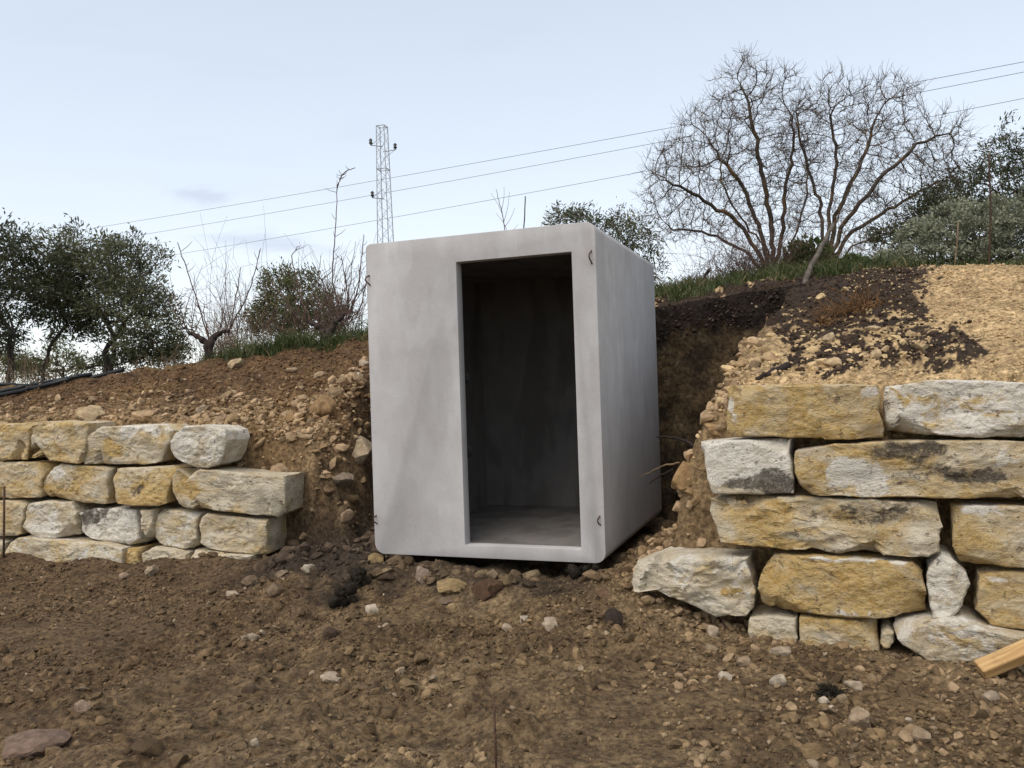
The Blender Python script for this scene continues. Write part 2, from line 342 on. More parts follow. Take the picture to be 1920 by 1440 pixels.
def bank(x, y):
    yw = y_wall(x)+0.36; yr, zr = ridge(x)
    zw = np.interp(x, [-30, -5, -2.4, -1.7, -0.8, 0.6, 1.1, 1.6, 3, 30], [1.4, 1.30, 1.20, 1.06, 1.2, 1.2, 1.12, 1.36, 1.42, 1.4])
    t = (y-yw)/(yr-yw); tc_ = np.clip(t, 0, 1)
    z = zw+(zr-zw)*tc_**0.92
    # heap of yellow gravel on the right
    px_ = (x-4.55)/1.25; py_ = (y-7.1)/1.15
    z = z+0.17*np.exp(-(px_**2+py_**2)*1.1)
    dy = np.maximum(y-yr, 0); sl = np.interp(x/np.maximum(y, 1), [-0.6, -0.17, 0.06, 0.17, 0.35, 0.6], [0.018, 0.045, 0.055, 0.10, 0.122, 0.115])
    z = z+sl*np.minimum(dy, 7)-0.05*np.clip(dy-8, 0, 90)-0.004*np.clip(dy-98, 0, 2000)
    return z
def lot(x, y):
    yw = y_wall(x)
    g = np.interp(x, [-30, -6, -3, 0, 2, 5, 30], [0.3, -0.01, -0.01, 0.0, -0.11, -0.09, -0.2])
    g = g+np.interp(x, [-2, 0.8, 1.4], [0.12, 0.07, 0.04])*(1+0.7*n2(x, y, 2.2, 41.0))*np.exp(-(np.minimum(y-yw+0.05, 0)/0.38)**2)
    # soil heaped in front of and beside the cabin
    s = (x-BX0[0])*BA[0]+(y-BX0[1])*BA[1]; q = (x-BX0[0])*BB[0]+(y-BX0[1])*BB[1]
    m = sstep((s+0.75)/0.5)*sstep((BW+1.15-s)/0.6)*sstep((q+0.62)/0.62)
    g = g+m*(0.085+0.05*sstep((q-0.25)/0.5)-0.3*np.clip(g, 0, 1))
    m2 = np.exp(-(((s-BW-0.5)/0.42)**2+((q-0.0)/0.42)**2)); g = g+0.10*m2
    m3 = np.exp(-(((s+0.42)/0.30)**2+((q-0.35)/0.55)**2)); g = g+0.34*m3
    return np.where(q > 0.3, np.maximum(g, 0.12), g)
def H_parts(x, y):
    yw = y_wall(x); dl, db, dr = alcove(x, y)
    wob = 0.13*f2(x, y, 2.3, 3, 5.0)
    alc = sstep((dl+wob+0.28)/0.50)*sstep((db+0.02)/0.07)*sstep((dr+wob*0.6+0.12)/0.34)
    M = sstep((y-yw-0.34)/0.10)*(1-alc)
    return lot(x, y), bank(x, y), M, alc
def H(x, y, fine=True):
    x = np.asarray(x, float); y = np.asarray(y, float)
    g, b, M, alc = H_parts(x, y)
    z = g*(1-M)+b*M
    near = np.exp(-np.clip(y-11, 0, None)/4)
    z = z+0.030*f2(x, y, 1.3, 2)*near
    rough = 0.55+0.75*M*(1-sstep((x-2.6)/1.2)*0.75)+0.7*alc
    trk = noise3(np.stack([x*0.55+y*0.25, y*4.2-x*0.9, np.full_like(x, 51.0)], -1)); z = z+0.016*trk*(1-M)*(1-alc)*sstep((0.6-x)/1.5)
    if fine:
        d = 0.024*f2(x, y, 5.0, 3, 1.0)+0.018*np.abs(f2(x, y, 11, 2, 2.0))+0.014*f2(x, y, 24, 2, 3.0)
        cl = sstep((f2(x, y, 0.9, 2, 9.0)+0.15)/0.5)
        z = z+d*near*rough*(0.6+0.8*cl)
        z = z+0.06*f2(x, y, 8.0, 3, 14.0)*np.maximum(4*M*(1-M), 4*alc*(1-alc))*near
        z = z+0.07*f2(x, y, 2.6, 2, 4.0)*near*np.maximum(alc, M*(1-sstep((x-2.4)/1.0)))*0.8
    return z
def ground_hit(px, py, lo=2.5, hi=30):
    r = ray(px, py); d = np.arange(lo, hi, 0.01); P = CAM+r*d[:, None]
    b = np.nonzero(P[:, 2] < H(P[:, 0], P[:, 1]))[0]
    return P[b[0]] if len(b) else P[-1]

def lerp(a, b, t): return a*(1-t[:, None])+np.asarray(b)*t[:, None]
def in_poly(px, py, poly):
    c = np.zeros(len(px), bool); n = len(poly)
    for i in range(n):
        x0, y0 = poly[i]; x1, y1 = poly[(i+1) % n]
        k = ((y0 > py) != (y1 > py)) & (px < (x1-x0)*(py-y0)/(y1-y0+1e-9)+x0); c ^= k
    return c
DARK_POLY = [(1230, 545), (1420, 520), (1640, 478), (1760, 496), (1735, 530), (1728, 590), (1790, 610), (1860, 664), (1780, 694), (1690, 690), (1560, 692), (1455, 705), (1470, 640), (1420, 600), (1230, 610)]
def soil_col(V):
    """kinds of soil lying about the place: where each kind was dug or tipped"""
    x, y, z = V[:, 0], V[:, 1], V[:, 2]
    g, b, M, alc = H_parts(x, y)
    a = f2(x, y, 1.1, 4, 7.0); c2 = f2(x, y, 3.4, 4, 8.0); c3 = f2(x, y, 9.0, 3, 6.0)
    C = np.tile(np.array([0.178, 0.128, 0.079]), (len(x), 1))
    C = lerp(C, (0.115, 0.079, 0.049), sstep((c2+0.15)/0.5)*0.7)
    C = lerp(C, (0.26, 0.195, 0.13), sstep((a-0.02)/0.4)*0.55)
    C = lerp(C, (0.070, 0.048, 0.031), sstep((c3-0.15)/0.4)*0.5)
    C = lerp(C, (0.115, 0.076, 0.047), sstep((-0.6-x+0.8*a)/1.6)*0.6)
    C = C*np.array([1.0, 0.95, 0.80])
    # damp dark earth by the left wall end and below the cabin
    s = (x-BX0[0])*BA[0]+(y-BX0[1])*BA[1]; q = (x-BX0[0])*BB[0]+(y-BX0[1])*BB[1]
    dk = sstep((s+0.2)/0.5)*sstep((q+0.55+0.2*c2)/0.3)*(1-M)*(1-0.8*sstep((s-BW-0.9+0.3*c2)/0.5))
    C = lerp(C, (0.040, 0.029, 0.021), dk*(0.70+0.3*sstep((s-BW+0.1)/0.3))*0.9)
    tan_r = np.exp(-(((s+0.5)/0.42)**2+((q-0.15)/0.75)**2)); C = lerp(C, (0.21, 0.145, 0.078), np.clip(tan_r*1.2, 0, 1))
    # left bank: red-brown on top, tan rubble near the wall
    yw = y_wall(x); yr, zr = ridge(x)
    t = np.clip((y-yw-0.3)/(yr-yw-0.3), 0, 1)
    Lb = np.tile(np.array([0.135, 0.084, 0.045]), (len(x), 1))
    Lb = lerp(Lb, (0.34, 0.25, 0.15), sstep((0.44-t+0.28*c2)/0.35)*0.85)
    Lb = lerp(Lb, (0.075, 0.046, 0.026), sstep((c2-0.05)/0.4)*0.65)
    Lb = lerp(Lb, (0.25, 0.165, 0.085), sstep((a+c2*0.5-0.25)/0.3)*0.5)
    Lb = Lb*np.array([0.98, 0.92, 0.82])
    sl = M*sstep((0.6-x)/0.3); C = lerp(C, Lb, sl) if False else C*(1-sl[:, None])+Lb*sl[:, None]
    # right bank: yellow gravel, dark topsoil tipped over it
    Rb = np.tile(np.array([0.50, 0.355, 0.185]), (len(x), 1))
    Rb = lerp(Rb, (0.36, 0.25, 0.13), sstep((c2+0.1)/0.5)*0.5)
    drr = np.abs(alcove(x, y)[2]); Rb = lerp(Rb, (0.25, 0.17, 0.09), sstep((0.42-drr+0.1*c2)/0.3)*0.85)
    px, py = to_px(V)
    ax = px+26*c3+30*c2; ay = py+16*c3+22*c2
    D = in_poly(ax, ay, DARK_POLY) & (y < 10.5)
    hole = (f2(x, y, 6.5, 3, 11.0) > 0.22) & (py > 580)
    D = (D & ~hole).astype(float)
    Rb = lerp(Rb, (0.036, 0.023, 0.015), D*0.97)
    sr = M*sstep((x-0.6)/0.3); C = C*(1-sr[:, None])+Rb*sr[:, None]
    # turf beyond the edge of the cut
    gr = sstep((y-yr+0.06+0.10*c3)/0.12)*sstep((x+4.6+0.6*c2)/1.2)
    gr = np.maximum(gr, sstep((y-yr-0.5)/0.6))
    C = C*(1-gr[:, None])+np.array([0.060, 0.064, 0.024])*gr[:, None]
    return C

# ------------------------------------------------------------------ ground sheet
def axis(lo, hi, step, far_lo, far_hi, grow=1.16):
    a = list(np.arange(lo, hi+1e-6, step)); s = step
    while a[-1] < far_hi: s *= grow; a.append(a[-1]+s)
    s = step; b = [lo]
    while b[-1] > far_lo: s *= grow; b.append(b[-1]-s)
    return np.array(b[:0:-1]+a)
def yaxis():
    a = [2.7]
    while a[-1] < 10.3: a.append(a[-1]+0.0050*max(a[-1]*0.72, 2.6)/1.0+0.002)
    s = a[-1]-a[-2]
    while a[-1] < 2500: s *= 1.13; a.append(a[-1]+s)
    b = [2.7]; s = 0.02
    while b[-1] > -60: s *= 1.2; b.append(b[-1]-s)
    return np.array(b[:0:-1]+a)
XA = axis(-5.2, 4.4, 0.0165, -1500, 1500, 1.15); YA = yaxis()
gx, gy = np.meshgrid(XA, YA)
gz = H(gx.ravel(), gy.ravel())
V = np.stack([gx.ravel(), gy.ravel(), gz], 1)
nx, ny = len(XA), len(YA)
idx = np.arange(nx*ny).reshape(ny, nx)
Q = np.stack([idx[:-1, :-1], idx[:-1, 1:], idx[1:, 1:], idx[1:, :-1]], -1).reshape(-1, 4)
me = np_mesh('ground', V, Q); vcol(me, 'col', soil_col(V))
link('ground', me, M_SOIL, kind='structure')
print('ground verts', len(V))

# sheer face of the cut behind the cabin: dark topsoil over brown subsoil
def build_cut():
    n, m = 230, 78
    u = np.linspace(0, 1, n); v = np.linspace(0, 1, m)
    e = CP1-CP0; nrm = np.array([e[1], -e[0]])/np.linalg.norm(e)          # towards the camera
    P = CP0+e*u[:, None]; bx = P+(-nrm)*0.10
    top = bank(bx[:, 0], bx[:, 1])+0.02*f2(bx[:, 0], bx[:, 1], 3, 2); bot = np.full(n, 0.05)
    U, W = np.meshgrid(np.arange(n), v, indexing='ij')
    z = bot[U]+(top[U]-bot[U])*W
    off = 0.16-0.14*W
    X = P[U, 0]+nrm[0]*off; Y = P[U, 1]+nrm[1]*off
    S = np.stack([X, Y, z], -1)
    ns = 0.055*fbm(S*np.array([2.5, 2.5, 1.4]), 3)+0.03*fbm(S*np.array([7, 7, 5.0]), 3)+0.012*fbm(S*24, 2)
    dpt = top[U]-z
    ns = ns*np.clip(dpt/0.1, 0.15, 1)+0.035*np.exp(-((dpt-0.16)/0.16)**2)
    S[..., 0] += nrm[0]*ns; S[..., 1] += nrm[1]*ns
    idx = np.arange(n*m).reshape(n, m)
    Q = np.stack([idx[:-1, :-1], idx[1:, :-1], idx[1:, 1:], idx[:-1, 1:]], -1).reshape(-1, 4)
    V = S.reshape(-1, 3); me = np_mesh('earth_cut', V, Q)
    c = fbm(V*3.1, 3); c3 = fbm(V*9, 3)
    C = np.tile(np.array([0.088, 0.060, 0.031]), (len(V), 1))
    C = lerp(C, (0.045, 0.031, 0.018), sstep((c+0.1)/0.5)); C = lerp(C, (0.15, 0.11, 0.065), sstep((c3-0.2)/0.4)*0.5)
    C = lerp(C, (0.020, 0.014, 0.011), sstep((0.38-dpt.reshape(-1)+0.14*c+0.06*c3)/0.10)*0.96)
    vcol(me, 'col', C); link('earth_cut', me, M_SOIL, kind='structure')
build_cut()

# ------------------------------------------------------------------ rocks
def ico(level):
    bm = bmesh.new(); bmesh.ops.create_icosphere(bm, subdivisions=level, radius=1.0)
    V = np.array([v.co[:] for v in bm.verts]); Fc = np.array([[v.index for v in f.verts] for f in bm.faces]); bm.free(); return V, Fc
ICO = {1: ico(1), 2: ico(2), 3: ico(3), 4: ico(4)}
def rock_shape(level, seed, angular=0.5):
    V, Fc = ICO[level]; r = np.random.default_rng(seed); P = V.copy()
    P = P*(1+0.30*noise3(P*1.1+seed*3.7)+0.14*noise3(P*2.6+seed*9.1)+(0.05*noise3(P*6+seed) if level > 2 else 0))[:, None]
    for k in range(int(4+7*angular)):                                     # chipped flats
        d = r.normal(size=3); d /= np.linalg.norm(d); h = r.uniform(0.45, 0.82); s = P@d
        P = P-np.maximum(s-h, 0)[:, None]*d*0.92
    return P, Fc
PROTO = {l: [rock_shape(l, 100*l+i, 0.6+0.4*(i % 4)/3)[0] for i in range(10)] for l in (1, 2, 3)}
def rot_mats(r, n, tilt=0.5):
    a = r.uniform(0, 2*np.pi, n); b = r.normal(0, tilt, n); c = r.normal(0, tilt, n)
    ca, sa, cb, sb, cc, sc = np.cos(a), np.sin(a), np.cos(b), np.sin(b), np.cos(c), np.sin(c); z = np.zeros(n); o = np.ones(n)
    Rz = np.stack([ca, -sa, z, sa, ca, z, z, z, o], 1).reshape(n, 3, 3); Rx = np.stack([o, z, z, z, cb, -sb, z, sb, cb], 1).reshape(n, 3, 3)
    Ry = np.stack([cc, z, sc, z, o, z, -sc, z, cc], 1).reshape(n, 3, 3); return Rz@Rx@Ry
def rocks_mesh(name, pos, size, col, level, seed, sink=0.25, flat=0.72):
    r = np.random.default_rng(seed); n = len(pos); pr = PROTO[level]; Fc = ICO[level][1]; nv = len(pr[0])
    S = np.stack([r.uniform(0.8, 1.3, n), r.uniform(0.7, 1.05, n), r.uniform(0.5, 0.9, n)*flat/0.7], 1)*size[:, None]
    R = rot_mats(r, n); which = r.integers(0, len(pr), n)
    P = np.stack(pr)[which]*S[:, None]                                       # n,nv,3
    P = np.einsum('nij,nvj->nvi', R, P)+(pos+np.stack([0*size, 0*size, size*(0.62*flat-sink)], 1))[:, None]
    Fa = (Fc[None]+(np.arange(n)*nv)[:, None, None]).reshape(-1, 3)
    me = np_mesh(name, P.reshape(-1, 3), Fa, smooth=(level > 1)); 
    if level > 1: me.set_sharp_from_angle(angle=math.radians(24))
    vcol(me, 'col', np.repeat(col, nv, 0)); return me
def powsize(r, n, lo, hi, k=2.2):
    u = r.uniform(0, 1, n); a = 1-k; return (lo**a+u*(hi**a-lo**a))**(1/a)
def drop(x, y): return np.stack([x, y, H(x, y)], 1)
def off_box(x, y, pad=0.03):
    s = (x-BX0[0])*BA[0]+(y-BX0[1])*BA[1]; q = (x-BX0[0])*BB[0]+(y-BX0[1])*BB[1]
    return ~((s > -pad) & (s < BW+pad) & (q > -pad) & (q < BD+pad))

def scatter(name, n, xr, yr_, keep, lo, hi, k, level, colf, seed, sink=0.25, flat=0.72):
    r = np.random.default_rng(seed); x = r.uniform(*xr, n); y = r.uniform(*yr_, n)
    m = keep(x, y, r) & off_box(x, y); x, y = x[m], y[m]; p = drop(x, y); s = powsize(r, len(x), lo, hi, k)
    c = colf(p, r); me = rocks_mesh(name, p, s, np.clip(c, 0.004, 0.75), level, seed+1, sink, flat)
    return link(name, me, M_ROCK, kind='stuff')
def col_lot(p, r):
    c = soil_col(p)*r.uniform(0.5, 1.45, (len(p), 1)); pale = r.uniform(0, 1, len(p)) < 0.04
    c[pale] = np.array([0.27, 0.205, 0.135])*r.uniform(0.7, 1.3, (pale.sum(), 1)); return c
def col_tan(p, r):
    c = np.array([0.38, 0.27, 0.16])*r.uniform(0.6, 1.25, (len(p), 1)); d = r.uniform(0, 1, len(p)) < 0.3; c[d] = soil_col(p)[d]*1.1; return c
def col_red(p, r): return soil_col(p)*r.uniform(0.7, 1.5, (len(p), 1))
def col_dark(p, r):
    c = np.array([0.036, 0.023, 0.015])*r.uniform(0.6, 2.2, (len(p), 1)); return c
def col_yel(p, r): return np.array([0.50, 0.365, 0.20])*r.uniform(0.75, 1.2, (len(p), 1))

front = lambda x, y: y < y_wall(x)+0.1
patch = lambda x, y, r: r.uniform(0, 1, len(x)) < 0.25+0.9*sstep((f2(x, y, 0.9, 2, 9.0)+0.25)/0.6)
inalc = lambda x, y: H_parts(x, y)[3] > 0.5
onbank = lambda x, y: H_parts(x, y)[2] > 0.6
scatter('soil_crumbs', 46000, (-4.6, 4.2), (2.8, 7.4), lambda x, y, r: (front(x, y) | inalc(x, y)) & patch(x, y, r), 0.006, 0.024, 2.7, 1, col_lot, 11, 0.2)
scatter('soil_clods', 4200, (-4.6, 4.2), (2.8, 7.4), lambda x, y, r: (front(x, y) | inalc(x, y)) & patch(x, y, r), 0.014, 0.045, 3.2, 2, col_lot, 12)
scatter('foreground_clods', 900, (-3.2, 2.0), (2.8, 5.4), lambda x, y, r: front(x, y) & (r.uniform(0, 1, len(x)) < sstep((f2(x, y, 1.1, 2, 61.0)+0.2)/0.5)), 0.02, 0.06, 2.8, 2, lambda p, r: soil_col(p)*r.uniform(0.6, 1.3, (len(p), 1)), 25, 0.4)
scatter('heaped_clods', 1500, (-2.3, 1.6), (4.9, 7.2), lambda x, y, r: (lot(x, y) > 0.12) & (~onbank(x, y)), 0.018, 0.07, 2.4, 2, lambda p, r: soil_col(p)*r.uniform(0.6, 1.7, (len(p), 1)), 13)
def col_peb(p, r):
    c = np.array([0.24, 0.17, 0.10])*r.uniform(0.55, 1.5, (len(p), 1)); d = r.uniform(0, 1, len(p)) < 0.6; c[d] = soil_col(p)[d]*r.uniform(0.8, 1.6, (d.sum(), 1)); return c
scatter('pebbles', 1900, (0.6, 3.2), (3.0, 5.0), lambda x, y, r: front(x, y) & (r.uniform(0, 1, len(x)) < sstep((f2(x, y, 1.6, 2, 31.0)+0.35+0.25*(x-1.2))/0.7)), 0.010, 0.042, 2.6, 2, col_peb, 24)
scatter('wall_foot_clods', 2600, (-6.0, 4.2), (3.6, 8.2), lambda x, y, r: (y > y_wall(x)-0.34*r.uniform(0, 1, len(x))) & (y < y_wall(x)+0.02) & ((x < -1.6) | (x > 0.9)), 0.012, 0.055, 2.3, 2, col_lot, 23)
scatter('wall_end_rubble', 900, (0.75, 1.9), (5.2, 6.8), lambda x, y, r: (np.abs(alcove(x, y)[2]) < 0.40), 0.015, 0.07, 2.2, 2, col_tan, 22)
tnear = lambda x, y: (y-y_wall(x)-0.3)/(ridge(x)[0]-y_wall(x)-0.3)
scatter('left_bank_rubble', 4600, (-6, -0.9), (6.9, 9.8), lambda x, y, r: onbank(x, y) & (tnear(x, y)+0.25*f2(x, y, 1.5, 2, 3.3) < 0.55*r.uniform(0.3, 1.3, len(x))), 0.012, 0.060, 2.6, 2, col_tan, 14, 0.35)
scatter('left_bank_crumbs', 9000, (-6, -0.9), (6.9, 9.8), lambda x, y, r: onbank(x, y), 0.010, 0.035, 2.4, 1, col_red, 15)
scatter('wall_end_spill', 1500, (-3.0, -1.35), (7.0, 8.5), lambda x, y, r: onbank(x, y) & (r.uniform(0, 1, len(x)) < sstep((8.3-y+0.5*f2(x, y, 2, 2))/0.8)), 0.014, 0.075, 2.3, 2, col_tan, 26, 0.35)
scatter('excavation_rubble', 700, (-2.1, -0.5), (6.5, 9.0), lambda x, y, r: (np.abs(alcove(x, y)[0]) < 0.45), 0.02, 0.08, 2.2, 2, lambda p, r: np.where(p[:, 2:3] > 0.45, col_tan(p, r), soil_col(p)*r.uniform(0.9, 2.4, (len(p), 1))), 16)
scatter('right_bank_rubble', 1800, (1.2, 5.2), (5.3, 8.6), lambda x, y, r: onbank(x, y) & (x-0.42*(y-5.4) < 2.6+0.5*f2(x, y, 2, 2)) & (tnear(x, y) < 0.75) & (r.uniform(0, 1, len(x)) < np.where(tnear(x, y)+0.15*(x-2.2) < 0.42, 1.0, 0.16)), 0.012, 0.062, 2.5, 2, col_yel, 17, 0.4)
def keep_dark(x, y, r):
    p = drop(x, y); px, py = to_px(p); return onbank(x, y) & in_poly(px+40*f2(x, y, 3, 2), py+25*f2(x, y, 3, 2, 5.), DARK_POLY) & (r.uniform(0, 1, len(x)) < 0.85)
scatter('dark_topsoil_clods', 9000, (1.3, 5.2), (5.4, 9.0), keep_dark, 0.008, 0.032, 2.3, 1, col_dark, 18)
scatter('gravel', 17000, (1.3, 6.2), (4.6, 8.6), lambda x, y, r: onbank(x, y) & ((x-0.30*(y-5) > 2.3) | (tnear(x, y) < 0.2)) & (~keep_dark(x, y, r) | (r.uniform(0, 1, len(x)) < 0.12)), 0.006, 0.024, 2.6, 1, col_yel, 19, 0.15)
def cut_edge():
    r = np.random.default_rng(20); n = 1600; u = r.uniform(0.45, 1, n); e = CP1-CP0; nrm = np.array([e[1], -e[0]])/np.linalg.norm(e)
    P = CP0+e*u[:, None]+nrm*r.uniform(-0.02, 0.10, n)[:, None]; bx = P-nrm*0.15; z = bank(bx[:, 0], bx[:, 1])-r.uniform(0.02, 0.36, n)
    c = np.array([0.030, 0.021, 0.016])*r.uniform(0.6, 2.2, (n, 1)); pale = r.uniform(0, 1, n) < 0.05; c[pale] = (0.32, 0.25, 0.17)
    me = rocks_mesh('topsoil_crumbs', np.column_stack([P, z]), powsize(r, n, 0.008, 0.03, 2.2), c, 1, 21); link('topsoil_crumbs', me, M_ROCK, kind='stuff')
cut_edge()

# loose rocks one can point at
def rock_at(name, px, py, wpx, ratio, colr, label, cat='rock', seed=0, ang=0.6, deep=0.9, group=None, sink=0.3, tilt=0.1):
    p = ground_hit(px, py+0.35*wpx*ratio); s = wpx/F_PX*p[1]/2
    P, Fc = rock_shape(4 if wpx > 40 else 3, 500+seed, ang)
    ext = P.max(0)-P.min(0); P = (P-(P.max(0)+P.min(0))/2)/(ext/2)
    P = P*np.array([s, s*deep, s*ratio]); a = math.atan2(p[0], p[1]); R = np.array(Matrix.Rotation(-a, 3, 'Z') @ Matrix.Rotation(tilt, 3, 'Y')); P = P@R.T
    P = P+p+np.array([0, 0, s*ratio*(1-2*sink)])+np.array([p[0], p[1], 0])/np.hypot(p[0], p[1])*s*deep*0.4
    me = np_mesh(name, P, Fc); me.set_sharp_from_angle(angle=math.radians(35))
    n = fbm((P-p)*18+seed, 2); vcol(me, 'col', np.array(colr)*(1+0.18*n)[:, None]); 
    return solo(name, me, M_ROCK, Vector((float(p[0]), float(p[1]), float(P[:, 2].min()))), label=label, cat=cat, group=group)
TAN, PALE, WHITE, BRN, BLK = (0.27, 0.20, 0.13), (0.36, 0.29, 0.21), (0.42, 0.36, 0.275), (0.10, 0.065, 0.04), (0.016, 0.013, 0.010)
